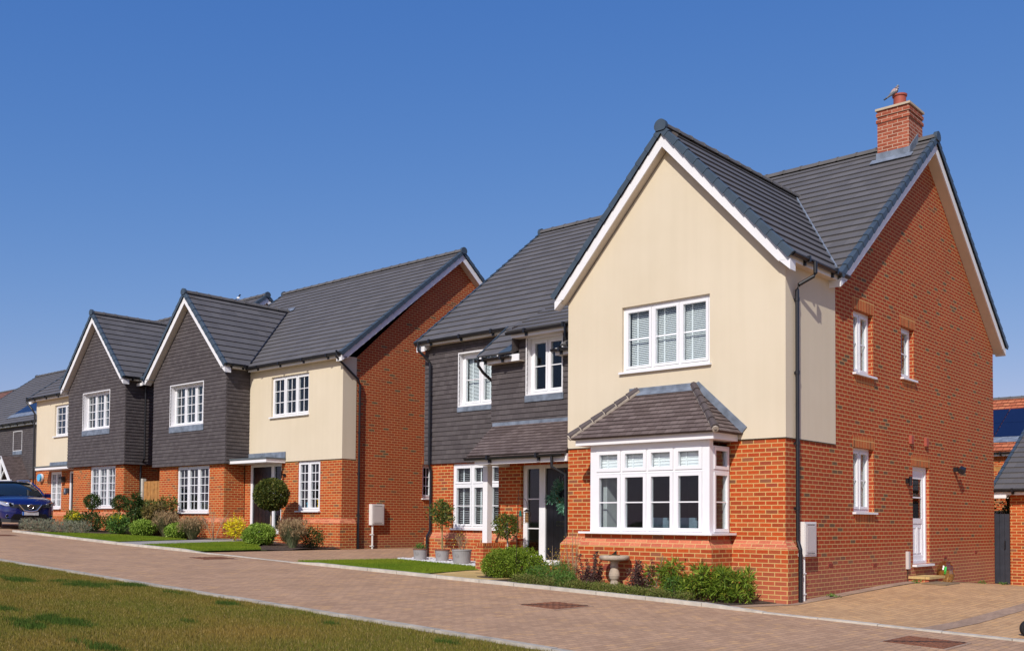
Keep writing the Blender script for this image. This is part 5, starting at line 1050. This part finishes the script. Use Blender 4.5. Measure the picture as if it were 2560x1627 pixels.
    x, y = -14.35, 15.9; standard('potted_tree', 'potted ball-headed tree on the porch beside the white post', x, y, .98, (.30, .28, .27), 1300, .06, .016, bay, pot=(.2, .32, CLAY, CLAY), seed=97, trunk=.020, lean=-.03, shell=.4, lump=.25, bark=plain('pale trunk', (.42, .40, .37), .8, .2, 12))
    for (u, v) in ((1166, 1404), (1178, 1406)):
        x, y = gpt(u, v); 
    x, y = -15.75, 16.55; t = thing('dead_weed', (x, y, gz(x, y)+.05), 'small dead weed at the edge of the pebbles beside the brick pier', 'weed'); stems('stem', (x, y, gz(x, y)+.05), 12, .2, .16, .004, TWIGD, t, 99, 3)
    # middle house garden
    F2 = 'plants in the bed of the middle house'
    x, y = -25.05, 17.35; standard('ball_tree', 'ball-topped clipped tree in front of the middle black door', x, y, 1.45, (.52, .50, .47), 9500, .055, .020, ball, seed=110, trunk=.030, cz=1, shell=.6, lump=.06, bark=plain('tan trunk', (.34, .26, .18), .8, .2, 12))
    shrub('yellow_shrub', 'bright yellow-leaved shrub at the middle front door', -26.85, 17.3, (.34, .30, .33), 900, .055, .02, yel, F2, 111, cz=.40, shell=.35, lump=.3)
    shrub('conifer_mound', 'lime green conifer mound below the ball-topped tree', -24.75, 16.75, (.52, .44, .32), 9000, .055, .014, lime, F2, 112, cz=.28, shell=.5, lump=.12)
    shrub('dark_shrub', 'small dark evergreen right of the lime mound', -24.4, 17.5, (.22, .22, .28), 800, .04, .012, dk, F2, 113, cz=.3, shell=.4, lump=.3)
    shrub('variegated_shrub', 'pale variegated upright shrub beside the plumed grass', -23.95, 17.35, (.16, .16, .30), 800, .04, .013, var, F2, 114, cz=.32, shell=.4, lump=.2)
    tufts('plumed_grass', 'wispy plumed grass near the corner of the middle house', -23.15, 16.75, 1500, .62, .42, .006, gr2, F2, 115, plume=plm)
    shrub('dark_conifer', 'low dark conifer at the foot of the middle house corner', -23.2, 17.45, (.36, .32, .30), 1900, .05, .012, dk, F2, 116, cz=.26, shell=.5, lump=.3)
    x, y = -27.3, 16.85; t = thing('bare_shrub', (x, y, gz(x, y)), 'bare branching shrub in front of the gable plinth beside the grey path', 'shrub', 'plants left of the grey path'); stems('stem', (x, y, gz(x, y)+.02), 6, .95, .5, .012, TWIG, t, 120, 4)
    F3 = 'plants left of the grey path'
    shrub('conifer_mound', 'lime green conifer mound farther left, between two grasses', -30.0, 16.0, (.44, .40, .26), 6000, .055, .016, lime, F3, 121, cz=.24, shell=.5, lump=.08)
    shrub('conifer_mound', 'lime green conifer mound right beside the bare branching shrub', -28.5, 16.35, (.44, .38, .24), 6000, .055, .016, lime, F3, 122, cz=.22, shell=.5, lump=.08)
    tufts('plumed_grass', 'tan plumed grass between the two left lime mounds', -29.45, 16.45, 1100, .62, .40, .008, gr1, F3, 123, plume=plm)
    tufts('plumed_grass', 'tan plumed grass at the bare branching shrub', -27.85, 16.45, 1200, .52, .42, .008, gr1, F3, 124, plume=plm)
    tufts('blue_grass', 'low blue-green grass clump left of the lime mounds', -30.9, 16.1, 700, .24, .35, .008, gr2, F3, 125)
    shrub('dark_shrub', 'dark low shrub behind the lime mounds', -28.9, 17.0, (.34, .25, .26), 800, .05, .014, dk, F3, 126, cz=.28, shell=.4)
    for i, (x, y, r, h, lb) in enumerate([(-31.9, 16.9, .42, 1.25, 'tall dark green shrub at the corner of the far tile-hung gable'), (-30.75, 16.95, .5, 1.15, 'tall leafy shrub in front of the wooden side gate'), (-30.35, 16.6, .35, .95, 'bronze tinged shrub beside the gable brick, left of the tan grass')]):
        t = thing('tall_shrub', (x, y, gz(x, y)), lb, 'shrub', F3); z = gz(x, y); ps = []; g = random.Random(140+i); sb = MB()
        for k in range(26):
            a = g.random()*6.28; s = r*g.random()**.6; hh = h*g.uniform(.35, 1); px_, py_ = x+math.cos(a)*s, y+math.sin(a)*s; sb.tube([(x+(px_-x)*.3, y+(py_-y)*.3, z), (px_, py_, z+hh)], [.01, .004], 4); ps.append(leafcloud(42, (px_, py_, z+hh), (.1, .1, .1), .15, .022, seed=700+k+50*i, shell=.1, lump=0, outward=1)); ps.append(leafcloud(26, (px_, py_, z+hh*.55), (.1, .1, .12), .13, .02, seed=800+k+50*i, shell=.1, lump=0, outward=1))
        add_leaves('foliage', ps, [dk, lm('olive tall leaf', (.04, .06, .012), (.10, .115, .02), (.17, .14, .03)), lm('bronze leaf', (.06, .05, .02), (.15, .11, .03), (.2, .15, .05))][i], t); sb.build('stem', TWIGD, t)
    for i, (x, y, r, h, m_, lb) in enumerate([(-33.0, 15.7, .55, .62, dk, 'dark bushy shrub beneath the far topiary balls'), (-32.1, 16.2, .55, .62, lm('mid green leaf', (.03, .055, .010), (.08, .11, .018), (.13, .15, .03)), 'mid green bushy shrub in the far bed left of the yellow flowers'), (-31.4, 15.9, .42, .55, bright, 'green shrub dotted with yellow flowers in the far bed'), (-34.0, 15.6, .35, .62, lm('gold green leaf', (.08, .10, .010), (.22, .22, .02)), 'golden green shrub beside the blue car'), (-33.5, 15.4, .35, .48, lm('mid green leaf'), 'small green shrub behind the lavender')]):
        shrub('bushy_shrub', lb, x, y, (r, r*.8, h*.55), 1500, .07, .02, m_, F3, 150+i, cz=h*.5, shell=.4, lump=.3)
    for i, (x, y) in enumerate([(-33.25, 15.35), (-31.45, 15.85)]):
        t = thing('yellow_flowers', (x, y, gz(x, y)), ['yellow forsythia flowers behind the lavender', 'yellow flower heads on the green shrub in the far bed'][i], 'flowering shrub', F3); add_leaves('flowers', [leafcloud(130, (x, y, gz(x, y)+.5), (.30, .2, .14), .05, .022, seed=170+i, shell=.2)], yel, t); stems('stem', (x, y, gz(x, y)), 8, .5, .25, .006, TWIGD, t, 171+i)
    for i, (x, y, lb) in enumerate([(-33.9, 16.2, 'small topiary ball on a stem, the left one of the far pair'), (-32.75, 16.6, 'small topiary ball on a stem, the right one of the far pair')]):
        standard('topiary_ball', lb, x, y, .98, (.28, .27, .26), 1500, .05, .017, dk, seed=180+i, group='far pair of topiary balls', trunk=.02, shell=.6, lump=.14)
    for i in range(6):
        x, y = -33.75+i*.42, 14.0+i*.16; t = thing('lavender', (x, y, gz(x, y)), 'grey-green lavender clump in the row at the kerb end beside the blue car', 'lavender', 'row of lavender at the kerb end'); z = gz(x, y); add_leaves('foliage', [leafcloud(700, (x, y, z+.20), (.33, .30, .22), .07, .007, seed=190+i, shell=.3, up=1.2, cut=z)], lav, t); stems('stem', (x, y, z), 14, .45, .32, .004, TWIG, t, 190+i, 1)
    # creeper by the garage
    x, y = -7.9, 27.9; t = thing('creeper', (x, y, 1.0), 'sparse green creeper behind the grey side gate', 'climbing plant'); stems('stem', (x, y, 1.0), 5, 1.2, .2, .006, TWIGD, t, 200); add_leaves('foliage', [leafcloud(160, (x, y, 1.8), (.35, .2, .5), .07, .025, seed=201, shell=.1)], bright, t)
    for k, (x, y) in enumerate([(-7.66, 17.05), (-7.6, 20.9), (-7.55, 24.9), (-7.5, 26.3)]):
        t = thing('weed', (x, y, gz(x, y)), ['tiny weed at the foot of the white meter pipe', 'tiny weed at the wall foot just before the side door step', 'tiny weed at the wall foot beyond the plastic bag', 'tiny weed at the wall foot beside the grey gate'][k], 'weed'); add_leaves('foliage', [leafcloud(60, (x, y, gz(x, y)+.03), (.12, .12, .03), .04, .01, seed=210+k, shell=.1)], bright, t)
def ypt(u, v, Y):
    d = W @ np.array([(u-1280)/F_PX, (v-813.5-CY)/F_PX, 1.0]); t = Y/d[1]; return Vector((d[0]*t, Y, EYE+d[2]*t))
RI = Vector((.745, .667, 0))
def things():
    # sundial
    x, y = -10.59, 14.55; z = gz(x, y)+.0; t = thing('sundial', (x, y, z), 'weathered stone baluster sundial with a round top in the near bed', 'sundial')
    b = MB(); pf = [(.15, 0), (.165, .04), (.16, .10), (.12, .125), (.088, .145), (.085, .165), (.07, .19), (.062, .21), (.066, .225), (.082, .245), (.097, .30), (.094, .34), (.078, .39), (.062, .43), (.062, .438), (.076, .445), (.076, .462), (.066, .475), (.066, .52), (.078, .55), (.10, .565)]
    b.lathe([(r, z+h) for r, h in pf], (x, y, 0), 32); b.build('baluster', STONE, t); b = MB(); b.lathe([(.10, z+.555), (.22, z+.57), (.262, z+.59), (.272, z+.615), (.268, z+.64), (.25, z+.655), (.03, z+.658)], (x, y, 0), 40); b.build('stone_top', STONE, t)
    br = plain('aged brass', (.36, .28, .12), .35, .2, 20, metal=.8); b = MB(); b.lathe([(.10, z+.659), (.10, z+.668), (.01, z+.669)], (x, y, 0), 24); p = b.build('dial_plate', br, t); b = MB(); b.prism([Vector((x-.06, y, z+.668)), Vector((x+.05, y, z+.668)), Vector((x+.045, y, z+.75))], (0, -.003, 0), (0, .003, 0)); b.build('gnomon', STEEL, t)
    # bird feeder pole and two feeders
    x, y = -13.08, 14.72; z = gz(x, y); t = thing('feeder_pole', (x, y, z), 'thin dark iron crook pole rising from the near bed in front of the porch', 'garden crook'); c = MB(); P0 = Vector((x, y, z)); top = P0+RI*.045+Vector((0, 0, 1.78))
    c.tube([P0-Vector((0, 0, .1)), P0+RI*.03+Vector((0, 0, 1.2)), top], [.009, .008, .005], 6); j = P0+RI*.04+Vector((0, 0, 1.60)); c.tube([j+RI*(.17*math.sin(a)+.0)+Vector((0, 0, -.02+.06*math.sin(2*a)-.12*(1-math.cos(a)))) for a in np.linspace(0, 1.57, 8)], .005, 6); c.tube([j, j+RI*.03+Vector((0, 0, .05)), j+RI*.05+Vector((0, 0, .03))], .004, 5); hk = P0+RI*.038+Vector((0, 0, 1.42)); c.tube([hk, hk+RI*.03+Vector((0, 0, .02)), hk+RI*.045-Vector((0, 0, .02))], .004, 5); c.build('crook', STEEL, t)
    e = j+RI*.17-Vector((0, 0, .15)); q = e-Vector((0, 0, .05)); t = thing('cage_feeder', tuple(q), 'squirrel-proof wire cage bird feeder hanging from the crook in front of the black door', 'bird feeder'); c = MB()
    for k in range(10): a = k*.628; o = Vector((math.cos(a)*.085, math.sin(a)*.085, 0)); c.tube([q-Vector((0, 0, .04))+o*.5, q-Vector((0, 0, .08))+o, q-Vector((0, 0, .27))+o], .0025, 4)
    for h in (.08, .13, .18, .23, .27): c.tube([q+Vector((math.cos(a)*.085, math.sin(a)*.085, -h)) for a in np.linspace(0, 6.283, 17)], .0025, 4)
    c.build('wire_cage', STEEL, t); c = MB(); c.lathe([(.01, q.z), (.05, q.z-.03), (.07, q.z-.045), (.04, q.z-.05)], (q.x, q.y, 0), 16); c.tube([q, q+Vector((0, 0, .06))], .003, 4); c.build('lid', STEEL, t); c = MB(); c.lathe([(.035, q.z-.26), (.037, q.z-.2), (.034, q.z-.12), (.036, q.z-.06)], (q.x, q.y, 0), 12); c.build('fat_balls', plain('peanut fat', (.30, .17, .07), .8, .4, 30, bmp=.5), t)
    q = hk+RI*.045-Vector((0, 0, .05)); t = thing('seed_feeder', tuple(q), 'slim tube peanut feeder with a green lid hanging beside the crook pole', 'bird feeder'); c = MB(); c.lathe([(.01, q.z), (.018, q.z-.005), (.034, q.z-.10), (.034, q.z-.11)], (q.x, q.y, 0), 14); c.build('lid', plain('dark green plastic', (.01, .12, .09), .4), t); c = MB(); c.lathe([(.028, q.z-.36), (.03, q.z-.35), (.03, q.z-.108)], (q.x, q.y, 0), 14); c.build('peanut_tube', plain('peanuts', (.38, .17, .10), .7, .5, 60, bmp=.8), t); c = MB(); c.tube([q, q+Vector((0, 0, .05))], .003, 4); c.build('wire', STEEL, t)
    # wreath
    cx, cz = -13.46, 1.94; t = thing('wreath', (cx, 16.62, cz), 'blue-green fir wreath hanging on the near black front door', 'wreath'); ps = []; wl = lm('wreath leaf', (.04, .14, .09), (.12, .30, .19), (.35, .45, .40), spec=.4)
    for k in range(26):
        a = k*.2417; ps.append(leafcloud(34, (cx+math.cos(a)*.20, 16.61, cz+math.sin(a)*.20), (.085, .05, .085), .085, .010, seed=900+k, shell=.1, lump=0, outward=1.1, up=0))
    ps.append(leafcloud(120, (cx+.02, 16.60, cz-.30), (.09, .04, .1), .10, .012, seed=950, shell=.1, up=-.6)); ps.append(leafcloud(120, (cx-.28, 16.60, cz-.10), (.12, .04, .06), .10, .012, seed=951, shell=.1, up=-.2)); add_leaves('foliage', ps, wl, t)
    c = MB(); c.tube([Vector((cx+math.cos(a)*.19, 16.64, cz+math.sin(a)*.19)) for a in np.linspace(0, 6.283, 25)], .022, 6); c.tube([(cx, 16.66, cz+.19), (cx, 16.68, cz+.5)], .006, 4); c.build('twig_ring', WOODD, t)
    # wood pigeon on the chimney pot
    F = Vector((-8.30, 21.98, 10.79))-RI*.075-Vector((.0, .08, 0)); t = thing('pigeon', tuple(F), 'grey and pink wood pigeon perched on the rim of the chimney pot', 'bird'); B = lambda a, h, s=0: F+RI*a+Vector((0, 0, h))+Vector((.667, -.745, 0))*s
    c = MB(); c.tube([B(-.235, -.135), B(-.20, -.11), B(-.13, -.055), B(-.07, -.0), B(-.02, .045), (B(.02, .085)), B(.038, .12), B(.045, .148), B(.052, .168), B(.064, .180), B(.078, .178), B(.088, .172), B(.103, .166)], [.012, .016, .022, .042, .062, .060, .046, .031, .024, .025, .020, .008, .002], 12)
    bm_ = mat('pigeon plumage', rough=.8); sx = N(bm_, 'ShaderNodeTexCoord'); sp_ = N(bm_, 'ShaderNodeSeparateXYZ'); L(bm_, sx.outputs['Object'], sp_.inputs[0]); L(bm_, ramp(bm_, sp_.outputs['Z'], [(0, (.16, .16, .17)), (.03, (.34, .31, .29)), (.07, (.44, .28, .25)), (.145, (.36, .27, .26)), (.16, (.24, .26, .29))]), P(bm_).inputs['Base Color'])
    c.build('body', bm_, t, merge=True)
    wm = plain('pigeon wing grey', (.15, .16, .18), .8, .2, 30)
    for s in (1, -1):
        c = MB(); a = [B(.03, .115, s*.030), B(.0, .035, s*.058), B(-.10, -.05, s*.030), B(-.165, -.085, s*.016), B(-.09, -.0, s*.040), B(-.02, .085, s*.046)]; n = Vector((.667, -.745, 0))*s*.006
        c.poly([p+n for p in a]); c.poly([p-n for p in a][::-1]); [c.poly([a[i]+n, a[(i+1) % 6]+n, a[(i+1) % 6]-n, a[i]-n]) for i in range(6)]; c.build('wing', wm, t)
        c = MB(); c.obox(B(.018, .075, s*.055), RI*.006+Vector((0, 0, .02)), RI*.008, (.003, -.003, 0)); c.build('white_patch', WBOARD, t)
        c = MB(); c.tube([B(.0, .01, s*.02), B(.01, -.0, s*.02)], .005, 5); c.build('foot', plain('pigeon foot', (.45, .12, .10)), t)
        c = MB(); c.obox(B(.070, .183, s*.019), (.003, 0, 0), (0, .003, 0), (0, 0, .003)); c.build('eye', BLACKP, t)
    c = MB(); c.tube([B(-.185, -.098), B(-.24, -.14)], [.019, .016], 8); c.build('tail_tip', BLACKP, t)
    # small black and white bird on the far ridge
    F = ypt(597, 744, 23.1); F.z = .19+10.06+.09; t = thing('small_bird', tuple(F), 'small black and white bird perched on the far roof ridge', 'bird'); c = MB(); c.tube([F+RI*-.20+Vector((0, 0, -.0)), F+RI*-.08+Vector((0, 0, .04)), F+RI*-.02+Vector((0, 0, .08)), F+RI*.02+Vector((0, 0, .15)), F+RI*.03+Vector((0, 0, .20)), F+RI*.06+Vector((0, 0, .21)), F+RI*.09+Vector((0, 0, .205))], [.008, .015, .055, .05, .035, .03, .003], 10)
    c.build('body', BLACKP, t, merge=True); c = MB(); c.obox(F+Vector((.045, -.045, .075)), RI*.045, (.02, -.02, 0), (0, 0, .035)); c.obox(F+RI*-.05+Vector((.03, -.03, .07)), RI*.02, (.015, -.015, 0), (0, 0, .02)); c.build('white_belly', WBOARD, t); c = MB(); c.tube([F+Vector((0, 0, -.02)), F+Vector((0, 0, .06))], .008, 4); c.build('leg', BLACKP, t)
    # clear bag of pellets by the side step
    x, y = -7.66, 22.75; z = gz(x, y); t = thing('plastic_bag', (x, y, z), 'clear plastic bag of brown contents slumped against the wall by the side door step', 'bag'); g = random.Random(3)
    c = MB(); c.lathe([(.13, z), (.155, z+.05), (.16, z+.15), (.15, z+.22), (.10, z+.25), (.01, z+.255)], (x, y, 0), 20); c.build('contents', plain('brown pellets', (.38, .22, .08), .8, .4, 25, bmp=.8), t)
    c = MB(); pr = [(.135, z), (.165, z+.06), (.17, z+.18), (.165, z+.28), (.14, z+.36), (.10, z+.42), (.05, z+.45), (.012, z+.455)]; i0 = len(c.v); c.lathe(pr, (x, y, 0), 24); c.v = [p+Vector((math.sin(p.z*60+p.x*90)*.010, math.cos(p.z*47+p.y*80)*.012, math.sin(p.x*70+p.y*66)*.012)) for p in c.v]; c.build('clear_film', CLEARP, t)
    c = MB(); c.obox((x+.05, y-.165, z+.26), (.02, .006, 0), (0, .004, 0), (.01, 0, .08)); c.build('green_label', plain('green label', (.05, .55, .10), .4), t)
    # paved mat / drain at the step
    x, y = -7.22, 21.15; t = thing('drain_slab', (x, y, gz(x, y)), 'flat brown drain slab in front of the side door step', 'slab'); c = MB(); c.obox((x, y, gz(x, y)+.012), (.24, .0, -.008), (.0, .42, 0), (0, 0, .010)); c.build('slab', plain('brown slab', (.24, .17, .10), .9, .2, 12, bmp=.4), t)
    # gate beside the garage, post, fence panel
    z = -.16; t = thing('side_gate', (-8.1, 27.12, z), 'dark grey boarded side gate between the near house and the garage', 'gate'); c = MB()
    for k in range(10): X = -8.75+k*.118; c.box(X+.003, X+.115, 27.12, 27.142, z+.05, 1.62)
    c.build('boards', DARKGATE, t); c = MB(); c.box(-8.75, -7.585, 27.145, 27.18, .2, .3); c.box(-8.75, -7.585, 27.145, 27.18, 1.35, 1.45); c.build('rails', DARKGATE, t); c = MB(); c.box(-7.68, -7.66, 27.07, 27.12, .75, .95); c.build('handle', BLACKP, t)
    t = thing('wooden_post', (-7.82, 28.1, 0), 'tall brown wooden post standing behind the grey side gate', 'post'); c = MB(); c.box(-7.90, -7.79, 28.05, 28.16, -.2, 2.75); c.build('shaft', WOODD, t); c = MB(); c.box(-9.2, -7.5, 28.06, 28.15, 2.75, 2.87); c.build('beam', WOOD, t)
    t = thing('white_rail', (-8.1, 28.6, 1.5), 'white trellis rail just above the grey side gate', 'rail'); c = MB(); c.box(-9.3, -7.5, 28.6, 28.65, 1.50, 1.72); c.build('rail', WBOARD, t)
    t = thing('rear_wall', (-8.1, 31, 0), 'brick wall glimpsed through the gap behind the grey side gate', 'wall'); c = MB(); c.box(-12, -7.6, 34, 34.2, -.5, 2.9); c.build('brickwork', BRICK, t)
    z = 1.0; t = thing('fence_panel', (-33.2, 17.95, z), 'golden wooden fence panel in the gap between the two dark gabled houses', 'fence'); c = MB()
    for k in range(13): X = -33.66+k*.12; c.box(X, X+.118, 17.95-(.012 if k % 2 else 0), 17.975, z-.4, 2.66)
    c.box(-33.66, -32.2, 17.90, 17.94, 1.0, 1.08); pnl = c.build('boards', WOOD, t); c = MB(); c.box(-33.80, -33.67, 17.90, 18.03, z-.4, 2.76); c.build('post', CONC, t)
    # low trolley at the right frame edge
    x, y = -3.87, 14.62; z = gz(x, y); t = thing('trolley', (x, y, z), 'low black-wheeled trolley cut off by the right edge, only one small wheel in view', 'trolley'); ax = Vector((.80, -.60, 0)); fw = Vector((.6, .8, 0)); r = .105
    for n_, cpt in enumerate([Vector((x, y, z+r)), Vector((x, y, z+r))+ax*.5, Vector((x, y, z+r))+fw*.0+ax*.0+Vector((.75, .1, 0))+fw*.3]):
        c = MB(); c.tube([cpt-ax*.03, cpt-ax*.026, cpt+ax*.026, cpt+ax*.03], [r*.9, r, r, r*.9], 28, cap=True); wh = c.build('wheel', TYRE, t); c = MB(); c.tube([cpt-ax*.034, cpt+ax*.036], .055, 16)
        for k in range(5): a = k*1.257; d = fw*math.cos(a)+Vector((0, 0, math.sin(a))); c.obox(cpt+d*.06+ax*.034, d*.03, ax*.004, d.cross(ax)*.008)
        c.build('hub', DARKGATE, wh)
    c = MB(); p = Vector((x, y, z+r)); c.tube([p, p+ax*.5], .012, 8); c.obox(p+ax*.27+fw*.25+Vector((.12, .0, .10)), ax*.15, fw*.28, (0, 0, .02)); c.build('deck', BLACKP, t)

def car():
    FX, FY = -34.85, 14.50; yaw = math.radians(-6); fw = Vector((math.cos(yaw), math.sin(yaw), 0)); lf = Vector((-math.sin(yaw), math.cos(yaw), 0)); z0 = gz(FX-1, FY)+.02; O = Vector((FX, FY, z0))
    K = lambda s, l, h: O-fw*s+lf*l+Vector((0, 0, h+s*.025))
    t = thing('parked_car', (FX-fw.x*2, FY, z0), 'dark blue five-door car parked at the left edge, front facing right', 'car')
    BL = mat('blue car paint', (.006, .014, .14), .22, .35, .6); P(BL).inputs['Coat Weight'].default_value = 1; P(BL).inputs['Coat Roughness'].default_value = .03
    DKG = mat('car glass', (.01, .016, .02), .04, 0, .9); GP = plain('dark grey car plastic', (.03, .032, .036), .6)
    st = [(-.02, .50, .30, .64, .80), (.03, .66, .24, .62, .88), (.14, .80, .21, .62, .95), (.35, .875, .20, .66, 1.005), (.75, .90, .20, .70, 1.05), (1.2, .90, .20, .72, 1.09), (2.0, .905, .20, .74, 1.11), (3.2, .90, .20, .75, 1.13), (4.05, .86, .22, .72, 1.12), (4.34, .74, .32, .7, 1.02), (4.38, .5, .4, .68, .9)]
    b = MB(); R = []
    for s, w_, zb, zm, zt in st:
        pf = [(0, zb), (w_*.8, zb), (w_*.97, zb+.10), (w_, zm-.12), (w_, zm), (w_*.965, zt-.10), (w_*.88, zt-.02), (w_*.5, zt+.018), (0, zt+.03)]
        R.append([K(s, l, h) for l, h in pf]+[K(s, -l, h) for l, h in pf[-2:0:-1]])
    for a, c in zip(R, R[1:]):
        for i in range(len(a)): j = (i+1) % len(a); b.poly([a[i], a[j], c[j], c[i]], smooth=True)
    b.poly(R[0]); b.poly(R[-1][::-1]); body = b.build('body', BL, t, merge=True); md = body.modifiers.new('s', 'SUBSURF'); md.levels = 1; md.render_levels = 2
    gh = [(1.10, .74, 1.09, .76), (1.45, .71, 1.33, .72), (1.95, .63, 1.53, .60), (2.4, .62, 1.565, .58), (3.3, .61, 1.55, .57), (3.8, .62, 1.45, .58), (4.2, .66, 1.10, .6)]
    g = MB(); R = [[K(s, .80, 1.06), K(s, w_, h-.05 if h > 1.1 else h-.01), K(s, w2*.9, h), K(s, 0, h+.02), K(s, -w2*.9, h), K(s, -w_, h-.05 if h > 1.1 else h-.01), K(s, -.80, 1.06)] for s, w_, h, w2 in gh]
    for a, c in zip(R, R[1:]):
        for i in range(6): g.poly([a[i], a[i+1], c[i+1], c[i]], smooth=True)
    g.build('windscreen', DKG, t, merge=True)
    r = MB(); rr = [(1.93, .60, 1.54), (2.4, .61, 1.575), (3.3, .60, 1.56), (3.78, .58, 1.47)]; Q = [[K(s, w_, h-.02), K(s, w_*.85, h+.012), K(s, 0, h+.03), K(s, -w_*.85, h+.012), K(s, -w_, h-.02)] for s, w_, h in rr]
    for a, c in zip(Q, Q[1:]):
        for i in range(4): r.poly([a[i], a[i+1], c[i+1], c[i]], smooth=True)
    for sg in (1, -1): r.tube([K(1.06, sg*.78, 1.09), K(1.45, sg*.735, 1.31), K(1.95, sg*.635, 1.53)], .028, 6); r.tube([K(3.75, sg*.62, 1.46), K(4.2, sg*.72, 1.10)], .04, 6)
    r.build('roof', BL, t)
    for sg in (1, -1): c = MB(); c.tube([K(2.0, sg*.56, 1.565), K(2.15, sg*.57, 1.625), K(3.4, sg*.56, 1.625), K(3.6, sg*.55, 1.57)], .016, 6); c.build('roof_rail', CHROME, t); c = MB(); c.obox(K(1.35, sg*.98, 1.10), fw*.05, lf*.10, (0, 0, .07)); c.build('door_mirror', BL, t)
    G = MB(); G.prism([K(-.03, .46, .80), K(-.045, .30, .60), K(-.045, -.30, .60), K(-.03, -.46, .80)], (0, 0, 0), fw*.01); G.prism([K(.02, .66, .78), K(-.03, .42, .81), K(-.035, .36, .70), K(.0, .62, .70)], (0, 0, 0), fw*.012); G.prism([K(.02, -.66, .78), K(-.03, -.42, .81), K(-.035, -.36, .70), K(.0, -.62, .70)], (0, 0, 0), fw*.012); gr = G.build('grille', GP, t)
    c = MB(); c.tube([K(-.05, .36, .80), K(-.075, .20, .60), K(-.08, .08, .575), K(-.08, -.08, .575), K(-.075, -.20, .60), K(-.05, -.36, .80)], .020, 6); c.build('chrome_trim', CHROME, gr)
    c = MB(); c.tube([K(-.075, .085*math.cos(a), .72+.085*math.sin(a)) for a in np.linspace(0, 6.283, 19)], .011, 6, cap=False); c.obox(K(-.078, 0, .72), fw*.006, lf*.105, (0, 0, .016)); c.build('badge', CHROME, gr)
    HL = mat('headlight glass', (.55, .58, .62), .08, .6, .8)
    for sg in (1, -1):
        c = MB(); c.prism([K(.0, sg*.50, .755), K(.02, sg*.52, .835), K(.12, sg*.74, .885), K(.30, sg*.885, .90), K(.24, sg*.885, .80), K(.08, sg*.72, .735)], (0, 0, 0), fw*.025+lf*sg*.01); h = c.build('headlight', HL, t); c = MB(); c.tube([K(-.005, sg*.63, .80), K(-.03, sg*.63, .80)], .045, 12); c.build('lamp_lens', DKG, h)
        c = MB(); c.tube([K(.055, sg*.68+.07*math.cos(a), .40+.05*math.sin(a)) for a in np.linspace(0, 6.283, 15)], .010, 5, cap=False); f = c.build('fog_light_ring', CHROME, t); c = MB(); c.tube([K(.07, sg*.68, .40), K(.05, sg*.68, .40)], .06, 12); c.build('fog_light', DKG, f)
    c = MB(); c.prism([K(-.03, .50, .48), K(-.035, -.50, .48), K(-.01, -.62, .32), K(-.01, .62, .32)], (0, 0, 0), fw*.012); c.build('air_intake', BLACKP, t)
    c = MB(); c.prism([K(-.0, .60, .31), K(.14, .86, .33), K(.14, .86, .20), K(-.0, .60, .19), K(-.0, -.60, .19), K(.14, -.86, .20), K(.14, -.86, .33), K(-.0, -.60, .31)], (0, 0, 0), fw*.02); c.build('lower_bumper', GP, t)
    c = MB(); c.obox(K(-.06, 0, .50), fw*.006, lf*.26, (0, 0, .058)); p = c.build('number_plate', plain('blurred plate', (.52, .50, .52), .5, .25, 9), t); c = MB(); c.obox(K(-.068, -.235, .50), fw*.003, lf*.024, (0, 0, .058)); c.build('blue_band', plain('plate blue', (.02, .15, .55), .4), p)
    for s in (.86, 3.5):
        for sg in (1, -1):
            c = MB(); cc = K(s, sg*.80, .33); c.tube([cc-lf*sg*.11, cc-lf*sg*.09, cc+lf*sg*.10, cc+lf*sg*.115], [.29, .335, .335, .29], 28); w_ = c.build('wheel', TYRE, t); c = MB()
            for k in range(5): a = k*1.257; d = fw*math.cos(a)+Vector((0, 0, math.sin(a))); c.obox(cc+d*.11+lf*sg*.115, d*.11, lf*.008, d.cross(lf)*.03)
            c.build('rim', CHROME, w_)

mat('verge', rough=1); VM = MATS['verge']; c_ = ramp(VM, noise(VM, 1.2, 6), [(.35, (.13, .085, .035)), (.65, (.19, .13, .055))]); L(VM, c_, P(VM).inputs['Base Color'])
ground(); covers(); house_one(); houses_two_three(); other_buildings(); grass(); plants(); things(); car()
SC.render.engine = 'CYCLES'; SC.render.resolution_x = 1024; SC.render.resolution_y = 650
